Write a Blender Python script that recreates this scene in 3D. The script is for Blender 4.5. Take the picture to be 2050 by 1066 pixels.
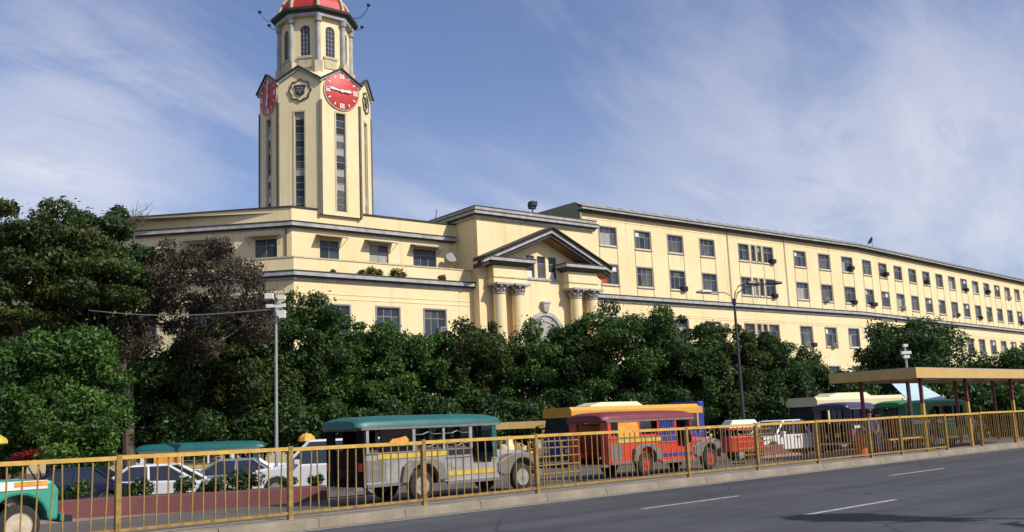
import bpy, bmesh, math, random
import numpy as np
from mathutils import Matrix, Vector
from math import radians, sin, cos, tan, pi, atan2, sqrt

for o in list(bpy.data.objects): bpy.data.objects.remove(o)
SC = bpy.context.scene
COL = SC.collection

# ---------------------------------------------------------------- camera, sky, sun, exposure
EYE = 1.7
FPX, PITCH, ROLL = 1960.0, radians(9.35), radians(-2.45)          # focal length in photo pixels (photo 2050 x 1066)
_f = np.array([0, cos(PITCH), sin(PITCH)]); _r = np.array([1.0, 0, 0]); _u = np.cross(_r, _f)
CR = cos(ROLL)*_r + sin(ROLL)*_u; CU = -sin(ROLL)*_r + cos(ROLL)*_u; CF = _f
def ray(x, y): return (x-1025)/FPX*CR - (y-533)/FPX*CU + CF
cd = bpy.data.cameras.new('camera'); cam = bpy.data.objects.new('camera', cd); COL.objects.link(cam)
cd.sensor_width = 36; cd.lens = FPX/2050*36; cd.clip_end = 3000; cd.clip_start = .05
cam.matrix_world = Matrix(((CR[0], CU[0], -CF[0], 0), (CR[1], CU[1], -CF[1], 0), (CR[2], CU[2], -CF[2], EYE), (0, 0, 0, 1)))
SC.camera = cam
SUN_AZ, SUN_EL = 119.0, 40.0                                       # azimuth clockwise from +Y (the view direction)
W = bpy.data.worlds.new('World'); SC.world = W; W.use_nodes = True
def build_sky():
    nt = W.node_tree; N = nt.nodes; L = nt.links; N.clear()
    out = N.new('ShaderNodeOutputWorld'); bg = N.new('ShaderNodeBackground'); bg.inputs['Strength'].default_value = .122
    L.new(bg.outputs[0], out.inputs[0])
    sky = N.new('ShaderNodeTexSky'); sky.sky_type = 'NISHITA'; sky.sun_disc = False
    sky.sun_elevation = radians(SUN_EL); sky.sun_rotation = radians(SUN_AZ)
    sky.air_density = 1.1; sky.dust_density = .9; sky.ozone_density = 7.0; sky.altitude = 0
    tc = N.new('ShaderNodeTexCoord')
    sep = N.new('ShaderNodeSeparateXYZ'); L.new(tc.outputs['Generated'], sep.inputs[0])
    def math_(op, a, b=None, clamp=False):
        m = N.new('ShaderNodeMath'); m.operation = op; m.use_clamp = clamp
        for i, v in enumerate((a, b)):
            if v is None: continue
            if isinstance(v, (int, float)): m.inputs[i].default_value = v
            else: L.new(v, m.inputs[i])
        return m.outputs[0]
    # cirrus sheet: view direction projected on a high flat layer
    zc = math_('ADD', math_('MAXIMUM', sep.outputs[2], 0.0), .16)
    px = math_('DIVIDE', sep.outputs[0], zc); py = math_('DIVIDE', sep.outputs[1], zc)
    comb = N.new('ShaderNodeCombineXYZ'); L.new(px, comb.inputs[0]); L.new(py, comb.inputs[1])
    def noise(scale, detail, rough, rot, sc, loc, dist=0.0):
        mp = N.new('ShaderNodeMapping'); mp.vector_type = 'TEXTURE'; L.new(comb.outputs[0], mp.inputs[0])
        mp.inputs['Rotation'].default_value = (0, 0, radians(rot)); mp.inputs['Scale'].default_value = sc; mp.inputs['Location'].default_value = loc
        n = N.new('ShaderNodeTexNoise'); n.inputs['Scale'].default_value = scale; n.inputs['Detail'].default_value = detail
        n.inputs['Roughness'].default_value = rough; n.inputs['Distortion'].default_value = dist
        L.new(mp.outputs[0], n.inputs[0]); return n.outputs[0]
    def ramp(v, a, b):
        m = N.new('ShaderNodeMapRange'); m.interpolation_type = 'SMOOTHSTEP'
        m.inputs[1].default_value = a; m.inputs[2].default_value = b; L.new(v, m.inputs[0]); return m.outputs[0]
    big = ramp(noise(.62, 4, .5, 0, (1.3, 1, 1), CLOUD_BIG, .2), .42, .66)
    streak = ramp(noise(1.0, 7, .6, 62, (1.5, .42, 1), CLOUD_STREAK, .35), .44, .74)
    fine = ramp(noise(2.4, 9, .68, 50, (1.3, .6, 1), (3, 1, 0), .6), .30, .75)
    mask = math_('ADD', math_('MULTIPLY', big, .16), math_('MULTIPLY', streak, .40))
    mask = math_('MULTIPLY', mask, math_('ADD', math_('MULTIPLY', fine, .55), .62))
    def bank(x, y, r0, r1, amt):                                     # a cloud bank standing in this direction, broken up by the same noise
        d = ray(x, y); d = d/np.linalg.norm(d); vm = N.new('ShaderNodeVectorMath'); vm.operation = 'DISTANCE'; L.new(tc.outputs['Generated'], vm.inputs[0]); vm.inputs[1].default_value = tuple(d)
        dd = math_('ADD', vm.outputs['Value'], math_('MULTIPLY', math_('SUBTRACT', fine, .5), .10))
        return math_('MULTIPLY', math_('MULTIPLY', ramp(dd, r1, r0), amt), math_('ADD', math_('MULTIPLY', fine, .5), .6))
    mask = math_('ADD', mask, bank(110, 310, .02, .17, .60)); mask = math_('ADD', mask, bank(1880, 290, .02, .17, .48)); mask = math_('ADD', mask, bank(1450, 360, .02, .17, .30))
    low = ramp(sep.outputs[2], .42, .05)                             # more cloud depth is looked through towards the horizon
    mask = math_('ADD', math_('ADD', mask, math_('MULTIPLY', low, .15)), .07, clamp=True)
    mask = math_('MULTIPLY', mask, .93)
    mix = N.new('ShaderNodeMix'); mix.data_type = 'RGBA'
    L.new(mask, mix.inputs['Factor']); tint = N.new('ShaderNodeMix'); tint.data_type = 'RGBA'; tint.blend_type = 'MULTIPLY'; tint.inputs['Factor'].default_value = 1; tint.inputs['B'].default_value = (1.0, .945, 1.05, 1); L.new(sky.outputs[0], tint.inputs['A']); L.new(tint.outputs['Result'], mix.inputs['A']); mix.inputs['B'].default_value = CLOUD_COL
    L.new(mix.outputs['Result'], bg.inputs['Color'])
CLOUD_BIG = (-4.3, 11.7, 0); CLOUD_STREAK = (9.1, -2.2, 0); CLOUD_COL = (6.6, 6.6, 7.2, 1)
build_sky()
sd = bpy.data.lights.new('sun', 'SUN'); sd.energy = 4.4; sd.angle = radians(.5); sd.color = (1, .94, .84)
sun = bpy.data.objects.new('sun', sd); COL.objects.link(sun)
sv = Vector((sin(radians(SUN_AZ))*cos(radians(SUN_EL)), cos(radians(SUN_AZ))*cos(radians(SUN_EL)), sin(radians(SUN_EL))))
sun.rotation_euler = sv.to_track_quat('Z', 'Y').to_euler(); sun.location = sv*200
SC.render.engine = 'CYCLES'
SC.view_settings.view_transform = 'Standard'; SC.view_settings.look = 'None'
SC.view_settings.exposure = 0.0; SC.view_settings.gamma = 1.0

# ---------------------------------------------------------------- pixels to places
def dirn(az): return np.array([sin(radians(az)), cos(radians(az))])
ROAD = 47.3
RA = dirn(ROAD); RN = np.array([-RA[1], RA[0]])                     # along the road, and across it away from the camera
def RP(t, n, z=0.0): p = t*RA+n*RN; return Vector((p[0], p[1], z))
def at_depth(x, y, Y): d = ray(x, y); d = d*Y/d[1]; return Vector((d[0], d[1], d[2]+EYE))
def on_ground(x, y, z=0.0): d = ray(x, y); s = (z-EYE)/d[2]; return Vector((s*d[0], s*d[1], z))

# ---------------------------------------------------------------- materials
def mat(name, col, rough=.7, metal=0.0, var=.15, scale=3.0, bump=0.0, bscale=40.0, spec=.5, stretch=None, col2=None, trans=0.0):
    m = bpy.data.materials.new(name); m.use_nodes = True; nt = m.node_tree; N = nt.nodes; L = nt.links
    b = N['Principled BSDF']; b.inputs['Roughness'].default_value = rough; b.inputs['Metallic'].default_value = metal
    b.inputs['Specular IOR Level'].default_value = spec
    tc = N.new('ShaderNodeTexCoord'); vec = tc.outputs['Object']
    if stretch:
        mp = N.new('ShaderNodeMapping'); mp.inputs['Scale'].default_value = stretch; L.new(vec, mp.inputs[0]); vec = mp.outputs[0]
    n = N.new('ShaderNodeTexNoise'); n.inputs['Scale'].default_value = scale; n.inputs['Detail'].default_value = 7; n.inputs['Roughness'].default_value = .6
    L.new(vec, n.inputs[0])
    r = N.new('ShaderNodeValToRGB'); r.color_ramp.elements[0].position = .3; r.color_ramp.elements[1].position = .7
    c2 = col2 or tuple(c*(1-var) for c in col)
    r.color_ramp.elements[0].color = (*c2, 1); r.color_ramp.elements[1].color = (*col, 1)
    L.new(n.outputs[0], r.inputs[0]); L.new(r.outputs[0], b.inputs['Base Color'])
    if bump:
        n2 = N.new('ShaderNodeTexNoise'); n2.inputs['Scale'].default_value = bscale; n2.inputs['Detail'].default_value = 4; L.new(tc.outputs['Object'], n2.inputs[0])
        bp = N.new('ShaderNodeBump'); bp.inputs['Strength'].default_value = bump; bp.inputs['Distance'].default_value = .02
        L.new(n2.outputs[0], bp.inputs['Height']); L.new(bp.outputs[0], b.inputs['Normal'])
    return m
def glass(name, col, rough=.16, spec=.35):
    return mat(name, col, rough, 0, .45, 1.6, spec=spec)
def leafmat(name, stops, trans=.32):
    m = bpy.data.materials.new(name); m.use_nodes = True; nt = m.node_tree; N = nt.nodes; L = nt.links
    b = N['Principled BSDF']; b.inputs['Roughness'].default_value = .55; b.inputs['Specular IOR Level'].default_value = .35
    at = N.new('ShaderNodeAttribute'); at.attribute_name = 'tint'
    r = N.new('ShaderNodeValToRGB'); e = r.color_ramp.elements
    e[0].position, e[0].color = stops[0][0], (*stops[0][1], 1); e[1].position, e[1].color = stops[-1][0], (*stops[-1][1], 1)
    for p, c in stops[1:-1]: k = e.new(p); k.color = (*c, 1)
    L.new(at.outputs['Fac'], r.inputs[0]); L.new(r.outputs[0], b.inputs['Base Color'])
    t = N.new('ShaderNodeBsdfTranslucent'); L.new(r.outputs[0], t.inputs[0])
    ms = N.new('ShaderNodeMixShader'); ms.inputs[0].default_value = trans
    L.new(b.outputs[0], ms.inputs[1]); L.new(t.outputs[0], ms.inputs[2]); L.new(ms.outputs[0], N['Material Output'].inputs[0])
    return m
def wallmat(name, col, stain):
    """painted plaster: broad patches, thin rain streaks and a little grain"""
    m = bpy.data.materials.new(name); m.use_nodes = True; nt = m.node_tree; N = nt.nodes; L = nt.links
    b = N['Principled BSDF']; b.inputs['Roughness'].default_value = .85; b.inputs['Specular IOR Level'].default_value = .25
    tc = N.new('ShaderNodeTexCoord')
    def ns(sc, scale, det):
        mp = N.new('ShaderNodeMapping'); mp.inputs['Scale'].default_value = sc; L.new(tc.outputs['Object'], mp.inputs[0])
        n = N.new('ShaderNodeTexNoise'); n.inputs['Scale'].default_value = scale; n.inputs['Detail'].default_value = det; n.inputs['Roughness'].default_value = .65
        L.new(mp.outputs[0], n.inputs[0]); return n.outputs[0]
    def mix(fac, a, bcol):
        x = N.new('ShaderNodeMix'); x.data_type = 'RGBA'; L.new(fac, x.inputs['Factor'])
        if isinstance(a, tuple): x.inputs['A'].default_value = (*a, 1)
        else: L.new(a, x.inputs['A'])
        x.inputs['B'].default_value = (*bcol, 1); return x.outputs['Result']
    def rng(v, a, bb, hi):
        q = N.new('ShaderNodeMapRange'); q.inputs[1].default_value = a; q.inputs[2].default_value = bb; q.inputs[4].default_value = hi; L.new(v, q.inputs[0]); return q.outputs[0]
    c = mix(rng(ns((1, 1, 1), .22, 6), .38, .70, .8), col, tuple(v*k for v, k in zip(col, (.93, .87, .78))))
    c = mix(rng(ns((2.2, 2.2, .09), .9, 8), .53, .74, .55), c, stain)
    c = mix(rng(ns((1, 1, 1), 5.0, 5), .50, .85, .22), c, stain)
    L.new(c, b.inputs['Base Color'])
    bp = N.new('ShaderNodeBump'); bp.inputs['Strength'].default_value = .15; bp.inputs['Distance'].default_value = .03
    L.new(ns((1, 1, 1), 9, 4), bp.inputs['Height']); L.new(bp.outputs[0], b.inputs['Normal'])
    return m
M = {}
M['wall'] = wallmat('cream_plaster', (.85, .705, .41), (.50, .385, .20))
M['tower'] = wallmat('tower_plaster', (.84, .71, .42), (.52, .42, .25))
M['trim'] = mat('grey_moulding', (.50, .48, .45), .8, 0, .45, 1.3, .2, 12)
M['trimdark'] = mat('stain_and_shade_moulding', (.06, .057, .052), .85, 0, .5, 1.6, .2, 12)  # black stain on top edges; also paints the shadow under cornice fascias
M['greywin'] = mat('grey_window_frame', (.30, .29, .27), .7, 0, .25, 3)
M['sill'] = mat('stained_sill', (.62, .53, .34), .85, 0, .3, 3)
M['glassA'] = glass('dark_glass', (.035, .04, .05)); M['glassB'] = glass('blue_glass', (.06, .075, .10)); M['glassC'] = glass('grey_glass', (.12, .12, .115), .3)
M['glassD'] = glass('brown_glass', (.06, .04, .03)); M['curtain'] = mat('curtain_cloth', (.42, .40, .36), .9, 0, .3, 6, stretch=(4, 4, .4)); M['paper'] = mat('white_paper', (.75, .74, .70), .9)
M['redcurtain'] = mat('red_curtain', (.55, .04, .03), .9)
M['roofmetal'] = mat('weathered_roof_sheet', (.36, .355, .32), .7, .0, .35, 1.1, .3, 8)
M['greenend'] = wallmat('shaded_grey_green_plaster', (.30, .31, .21), (.18, .19, .14))  # grey-green paint, darkened because the wall's shade is put into the colour
M['darkroof'] = mat('dark_roof_sheet', (.07, .065, .065), .7, 0, .4, 2, .2, 10)
M['soffit'] = mat('wood_soffit', (.32, .17, .07), .8, 0, .3, 3)
M['red'] = mat('red_enamel', (.62, .035, .03), .5, 0, .25, 1.5)
M['reddome'] = mat('red_dome_paint', (.60, .045, .035), .55, 0, .3, 1.2)
M['white'] = mat('white_paint', (.78, .76, .70), .6, 0, .1, 4)
M['bronze'] = mat('dull_bronze', (.07, .065, .05), .5, .3, .4, 6)
M['lamppaint'] = mat('galvanised_steel', (.42, .42, .40), .5, .4, .2, 8)
M['darksteel'] = mat('dark_steel', (.06, .06, .06), .5, .5, .2, 8)
M['black'] = mat('black_plastic', (.015, .015, .016), .5, 0, .2, 8)
M['acwhite'] = mat('air_conditioner_case', (.55, .53, .47), .6, 0, .3, 5)
M['leafdark'] = leafmat('dark_green_leaves', [(0, (0.0156, 0.0338, 0.0091)), (.45, (0.0338, 0.0754, 0.0156)), (.8, (0.0715, 0.1365, 0.0234)), (1, (0.156, 0.221, 0.0455))])
M['leafmid'] = leafmat('green_leaves', [(0, (0.02, 0.0425, 0.01)), (.45, (0.045, 0.1063, 0.0175)), (.8, (0.09375, 0.1938, 0.0275)), (1, (0.1875, 0.275, 0.05))])
M['leafolive'] = leafmat('olive_green_leaves', [(0, (.018, .03, .008)), (.45, (.05, .075, .014)), (.8, (.095, .125, .022)), (1, (.17, .18, .045))])
M['leafbright'] = leafmat('bright_green_leaves', [(0, (0.023, 0.05175, 0.0115)), (.5, (0.069, 0.1495, 0.0207)), (1, (0.1725, 0.2875, 0.04025))])
M['leafbrown'] = leafmat('brown_dry_leaves', [(0, (.022, .017, .011)), (.5, (.060, .043, .027)), (.8, (.075, .072, .030)), (1, (.13, .10, .055))], .12)
M['leafyel'] = leafmat('yellow_green_weeds', [(0, (.08, .10, .015)), (1, (.34, .32, .06))])
M['stripdark'] = mat('brown_grey_strip', (.17, .15, .12), .8, 0, .3, 2)
M['bark'] = mat('brown_bark', (.10, .072, .05), .9, 0, .45, 6, .5, 20, stretch=(1, 1, .25))
M['twig'] = mat('bare_twigs', (.13, .095, .07), .9)

# ---------------------------------------------------------------- mesh helpers
class MB:
    """collects polygons, builds ONE mesh object"""
    def __init__(self, m4=None): self.v = []; self.f = []; self.mi = []; self.cur = 0; self.m4 = m4
    def add(self, vs, fs):
        k = len(self.v)
        if self.m4 is not None: vs = [self.m4 @ Vector(p) for p in vs]
        self.v += [tuple(p) for p in vs]; self.f += [tuple(i+k for i in q) for q in fs]; self.mi += [self.cur]*len(fs); return self
    def quad(self, a, b, c, d): return self.add((a, b, c, d), ((0, 1, 2, 3),))
    def box(self, x0, x1, y0, y1, z0, z1):
        v = [(x, y, z) for z in (z0, z1) for y in (y0, y1) for x in (x0, x1)]
        return self.add(v, ((0, 2, 3, 1), (4, 5, 7, 6), (0, 1, 5, 4), (1, 3, 7, 5), (3, 2, 6, 7), (2, 0, 4, 6)))
    def tbox(self, b0, b1):
        """box between two rectangles: b=(x0,x1,y0,y1,z)"""
        v = [(x, y, b[4]) for b in (b0, b1) for y in b[2:4] for x in b[0:2]]
        return self.add(v, ((0, 2, 3, 1), (4, 5, 7, 6), (0, 1, 5, 4), (1, 3, 7, 5), (3, 2, 6, 7), (2, 0, 4, 6)))
    def prism(self, poly, lo, hi, axis='y'):
        """extrude a 2D outline; axis y: poly in (x,z); axis z: (x,y); axis x: (y,z)"""
        n = len(poly)
        def P(p, h): return (p[0], h, p[1]) if axis == 'y' else ((p[0], p[1], h) if axis == 'z' else (h, p[0], p[1]))
        v = [P(p, lo) for p in poly]+[P(p, hi) for p in poly]
        fs = [tuple(range(n)), tuple(range(2*n-1, n-1, -1))]+[(i+n, (i+1) % n+n, (i+1) % n, i) for i in range(n)]
        return self.add(v, fs)
    def tube(self, pts, r, seg=8, cap=True):
        pts = [Vector(p) for p in pts]; rs = r if isinstance(r, (list, tuple)) else [r]*len(pts); vs = []; fs = []
        for i, p in enumerate(pts):
            d = (pts[min(i+1, len(pts)-1)]-pts[max(i-1, 0)]).normalized()
            a = Vector((0, 0, 1)) if abs(d.z) < .9 else Vector((1, 0, 0)); u = d.cross(a).normalized(); w = d.cross(u)
            for k in range(seg): g = 2*pi*k/seg; vs.append(p+u*cos(g)*rs[i]+w*sin(g)*rs[i])
        for i in range(len(pts)-1):
            for k in range(seg): fs.append((i*seg+k, i*seg+(k+1) % seg, (i+1)*seg+(k+1) % seg, (i+1)*seg+k))
        if cap: fs += [tuple(range(seg-1, -1, -1)), tuple(range((len(pts)-1)*seg, len(pts)*seg))]
        return self.add(vs, fs)
    def lathe(self, prof, c=(0, 0, 0), seg=16, axis='z', a0=0.0, cap=True):
        vs = []; fs = []; n = len(prof)
        for r, h in prof:
            for k in range(seg):
                g = 2*pi*k/seg+a0
                p = (r*cos(g), r*sin(g), h) if axis == 'z' else ((r*cos(g), h, r*sin(g)) if axis == 'y' else (h, r*cos(g), r*sin(g)))
                vs.append((p[0]+c[0], p[1]+c[1], p[2]+c[2]))
        for i in range(n-1):
            for k in range(seg): fs.append((i*seg+k, i*seg+(k+1) % seg, (i+1)*seg+(k+1) % seg, (i+1)*seg+k))
        if cap: fs += [tuple(range(seg-1, -1, -1)), tuple(range((n-1)*seg, n*seg))]
        return self.add(vs, fs)
    def mesh(self, name, mats, smooth=None):
        me = bpy.data.meshes.new(name); me.from_pydata(self.v, [], self.f)
        for m in (mats if isinstance(mats, (list, tuple)) else [mats]): me.materials.append(m)
        if any(self.mi): me.polygons.foreach_set('material_index', self.mi)
        me.update()
        bm = bmesh.new(); bm.from_mesh(me); bmesh.ops.recalc_face_normals(bm, faces=bm.faces); bm.to_mesh(me); bm.free()
        if smooth:
            me.polygons.foreach_set('use_smooth', [True]*len(me.polygons)); me.set_sharp_from_angle(angle=radians(smooth))
        return me
    def build(self, name, mats, parent=None, smooth=None, bevel=0):
        o = bpy.data.objects.new(name, self.mesh(name, mats, smooth)); COL.objects.link(o)
        if parent: o.parent = parent
        if bevel:
            b = o.modifiers.new('bevel', 'BEVEL'); b.width = bevel; b.segments = 2; b.limit_method = 'ANGLE'; b.angle_limit = radians(40)
        return o
def put(me, name, parent, m4=None):
    o = bpy.data.objects.new(name, me); COL.objects.link(o)
    if parent: o.parent = parent
    if m4 is not None: o.matrix_local = m4
    return o
def tag(o, label=None, cat=None, group=None, kind=None):
    if label: o['label'] = label
    if cat: o['category'] = cat
    if group: o['group'] = group
    if kind: o['kind'] = kind
    return o
def thing(name, loc, label, cat, group=None, rz=0.0):
    o = bpy.data.objects.new(name, None); COL.objects.link(o); o.location = loc; o.rotation_euler = (0, 0, rz); o.empty_display_size = .3
    return tag(o, label, cat, group)
def copy_tree(o, parent=None):
    c = o.copy(); COL.objects.link(c); c.parent = parent
    for ch in list(o.children): copy_tree(ch, c)
    return c
def frame(origin, az, base=(0, 0)):
    """local x along azimuth az, y to its left (inwards), relative to base"""
    return Matrix.Translation((origin[0]-base[0], origin[1]-base[1], 0)) @ Matrix.Rotation(radians(90-az), 4, 'Z')
ORD = ['first', 'second', 'third', 'fourth', 'fifth', 'sixth', 'seventh', 'eighth', 'ninth', 'tenth', 'eleventh', 'twelfth', 'thirteenth', 'fourteenth', 'fifteenth', 'sixteenth', 'seventeenth', 'eighteenth', 'nineteenth', 'twentieth', 'twenty-first', 'twenty-second', 'twenty-third', 'twenty-fourth', 'twenty-fifth']
# ---------------------------------------------------------------- ground, road, kerb
def ground_mats():
    M['asphalt'] = mat('asphalt', (.080, .081, .086), .88, 0, .28, .35, .35, 60, spec=.3)
    m = M['asphalt']; nt = m.node_tree; N = nt.nodes; L = nt.links                 # long worn tracks and patches along the lanes
    tc = N.new('ShaderNodeTexCoord'); mp = N.new('ShaderNodeMapping'); mp.vector_type = 'TEXTURE'; mp.inputs['Rotation'].default_value = (0, 0, radians(90-ROAD)); mp.inputs['Scale'].default_value = (14, 1, 1); L.new(tc.outputs['Object'], mp.inputs[0])
    n = N.new('ShaderNodeTexNoise'); n.inputs['Scale'].default_value = .9; n.inputs['Detail'].default_value = 6; L.new(mp.outputs[0], n.inputs[0])
    r = N.new('ShaderNodeMapRange'); r.inputs[1].default_value = .3; r.inputs[2].default_value = .7; r.inputs[3].default_value = .72; r.inputs[4].default_value = 1.28; L.new(n.outputs[0], r.inputs[0])
    mx = N.new('ShaderNodeMix'); mx.data_type = 'RGBA'; mx.blend_type = 'MULTIPLY'; mx.inputs['Factor'].default_value = 1
    b = N['Principled BSDF']; src = b.inputs['Base Color'].links[0].from_socket; L.new(src, mx.inputs['A']); L.new(r.outputs[0], mx.inputs['B']); L.new(mx.outputs['Result'], b.inputs['Base Color'])
    vo = N.new('ShaderNodeTexVoronoi'); vo.feature = 'DISTANCE_TO_EDGE'; vo.inputs['Scale'].default_value = .22; vo.inputs['Randomness'].default_value = 1
    wn = N.new('ShaderNodeTexNoise'); wn.inputs['Scale'].default_value = 1.2; wn.inputs['Detail'].default_value = 6; L.new(tc.outputs['Object'], wn.inputs[0])
    wv = N.new('ShaderNodeMix'); wv.data_type = 'RGBA'; wv.inputs['Factor'].default_value = .3; L.new(tc.outputs['Object'], wv.inputs['A']); L.new(wn.outputs['Color'], wv.inputs['B']); L.new(wv.outputs['Result'], vo.inputs['Vector'])
    cr = N.new('ShaderNodeMapRange'); cr.inputs[1].default_value = .0; cr.inputs[2].default_value = .006; cr.inputs[3].default_value = .5; cr.inputs[4].default_value = 1.0; L.new(vo.outputs['Distance'], cr.inputs[0])
    m2 = N.new('ShaderNodeMix'); m2.data_type = 'RGBA'; m2.blend_type = 'MULTIPLY'; m2.inputs['Factor'].default_value = 1; L.new(mx.outputs['Result'], m2.inputs['A']); L.new(cr.outputs[0], m2.inputs['B']); L.new(m2.outputs['Result'], b.inputs['Base Color'])
    M['concrete'] = mat('worn_concrete', (.34, .29, .21), .9, 0, .35, 1.2, .3, 25)
    M['kerb'] = mat('kerb_concrete', (.30, .25, .18), .9, 0, .45, 1.6, .4, 20)
    M['lot'] = mat('dusty_lot', (.13, .112, .088), .95, 0, .35, .5, .3, 18)
    M['earth'] = mat('bare_earth', (.10, .085, .055), .95, 0, .4, .2)
    m = mat('road_paint', (.56, .54, .49), .8, 0, .45, 9.0, col2=(.17, .165, .16)); M['paint'] = m
ground_mats()
def strip(name, prof, t0, t1, m, kind='structure', parent=None, nt=1):
    """sheet along the road: prof = [(n, z)...]"""
    b = MB(); ts = [t0+(t1-t0)*i/nt for i in range(nt+1)]
    for i in range(nt):
        for (n0, z0), (n1, z1) in zip(prof[:-1], prof[1:]):
            b.quad(RP(ts[i], n0, z0), RP(ts[i+1], n0, z0), RP(ts[i+1], n1, z1), RP(ts[i], n1, z1))
    o = b.build(name, m, parent)
    if kind: o['kind'] = kind
    return o
g = MB(); g.quad((-1500, -600, -.5), (1500, -600, -.5), (1500, 2500, -.5), (-1500, 2500, -.5)); g.build('ground', M['earth'])['kind'] = 'structure'
road = strip('road', [(1.7, 0), (16.42, 0)], -80, 420, M['asphalt'], nt=20)
strip('gutter', [(16.20, .004), (16.45, .004)], -80, 420, M['kerb'], nt=10)
strip('pavement', [(16.60, .165), (17.45, .165)], -80, 420, M['concrete'], nt=10)
b = MB(); b.quad(RP(-80, 17.45, -.1), RP(420, 17.45, -.1), RP(420, 17.45, .165), RP(-80, 17.45, .165)); b.build('pavement_step', M['concrete'])['kind'] = 'structure'
strip('parking_lot', [(17.45, .0), (23, .0), (30, -.38), (90, -.40)], -80, 300, M['lot'], nt=30)
nearwalk = MB()
nearwalk.quad(RP(-80, 1.45, .15), RP(420, 1.45, .15), RP(420, -8, .15), RP(-80, -8, .15)); nearwalk.build('near_pavement', M['concrete'])['kind'] = 'structure'
kr = bpy.data.objects.new('kerb', None); COL.objects.link(kr); kr['kind'] = 'structure'; kr.location = RP(0, 16.45)
kr.rotation_euler.z = radians(90-ROAD)
kst = MB().prism([(-.005, 0), (.03, .15), (.05, .17), (.16, .17), (.16, 0)], 0, 1.985, axis='x').mesh('kerb_stone', M['kerb'])
random.seed(4)
for i in range(70):
    put(kst, 'kerb_stone', kr, Matrix.Translation((-12+i*2.0, random.uniform(-.006, .006), random.uniform(-.006, .004))))
nk = MB().prism([(-.16, 0), (.03, 0), (.0, .15), (-.03, .16), (-.16, .16)], 0, 1.985, axis='x').mesh('kerb_stone', M['kerb'])
kr2 = bpy.data.objects.new('near_kerb', None); COL.objects.link(kr2); kr2['kind'] = 'structure'; kr2.location = RP(0, 1.66); kr2.rotation_euler.z = radians(90-ROAD)
for i in range(30): put(nk, 'kerb_stone', kr2, Matrix.Translation((-10+i*2.0, random.uniform(-.006, .006), -.001)))
# painted lines, each a sheet 4 mm above the asphalt
def line(t0, t1, n, w):
    b = MB(); k = max(1, int((t1-t0)/1.5))
    for i in range(k):
        a0 = t0+(t1-t0)*i/k; a1 = t0+(t1-t0)*(i+1)/k
        b.quad(RP(a0, n-w/2, .004), RP(a1, n-w/2, .004), RP(a1, n+w/2, .004), RP(a0, n+w/2, .004))
    return b.build('lane_marking', M['paint'], road)
line(-20, 200, 16.10, .11)
for k in range(-2, 10):
    line(15.2+k*10.2, 18.5+k*10.2, 13.02, .13); line(15.35+k*10.2, 18.6+k*10.2, 9.45, .13)
    line(15.3+k*10.2, 18.5+k*10.2, 5.9, .13)

# ---------------------------------------------------------------- city hall
P0 = np.array([-18.093, 80.0]); AZA, AZL, AZB = 51.5, 96.5, 45.0
HALL = thing('city_hall_building', (P0[0], P0[1], -.45), 'long cream yellow public building with grey cornices, pedimented portico and rows of windows', 'building')
HZ = .45                                                            # hall floor lies this much below z = 0
FA = Matrix.Translation((0, 0, HZ)) @ frame(P0, AZA, P0); FL = Matrix.Translation((0, 0, HZ)) @ frame(P0, AZL, P0)
TB = 82.71; PB = P0+TB*dirn(AZA); FB = Matrix.Translation((0, 0, HZ)) @ frame(PB, AZB, P0)
def facade(b, x0, x1, z0, z1, ops, y=0.0, depth=.28):
    xs = sorted({x0, x1, *[v for o in ops for v in o[:2]]}); zs = sorted({z0, z1, *[v for o in ops for v in o[2:4]]})
    for i in range(len(xs)-1):
        for j in range(len(zs)-1):
            cx, cz = (xs[i]+xs[i+1])/2, (zs[j]+zs[j+1])/2
            if any(o[0] < cx < o[1] and o[2] < cz < o[3] for o in ops): continue
            b.quad((xs[i], y, zs[j]), (xs[i+1], y, zs[j]), (xs[i+1], y, zs[j+1]), (xs[i], y, zs[j+1]))
    for a, c, d, e in [o[:4] for o in ops]:
        b.quad((a, y, d), (a, y+depth, d), (a, y+depth, e), (a, y, e)); b.quad((c, y, d), (c, y+depth, d), (c, y+depth, e), (c, y, e))
        b.quad((a, y, d), (c, y, d), (c, y+depth, d), (a, y+depth, d)); b.quad((a, y, e), (c, y, e), (c, y+depth, e), (a, y+depth, e))
    return b
rngw = random.Random(11)
_wc = {}
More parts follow.
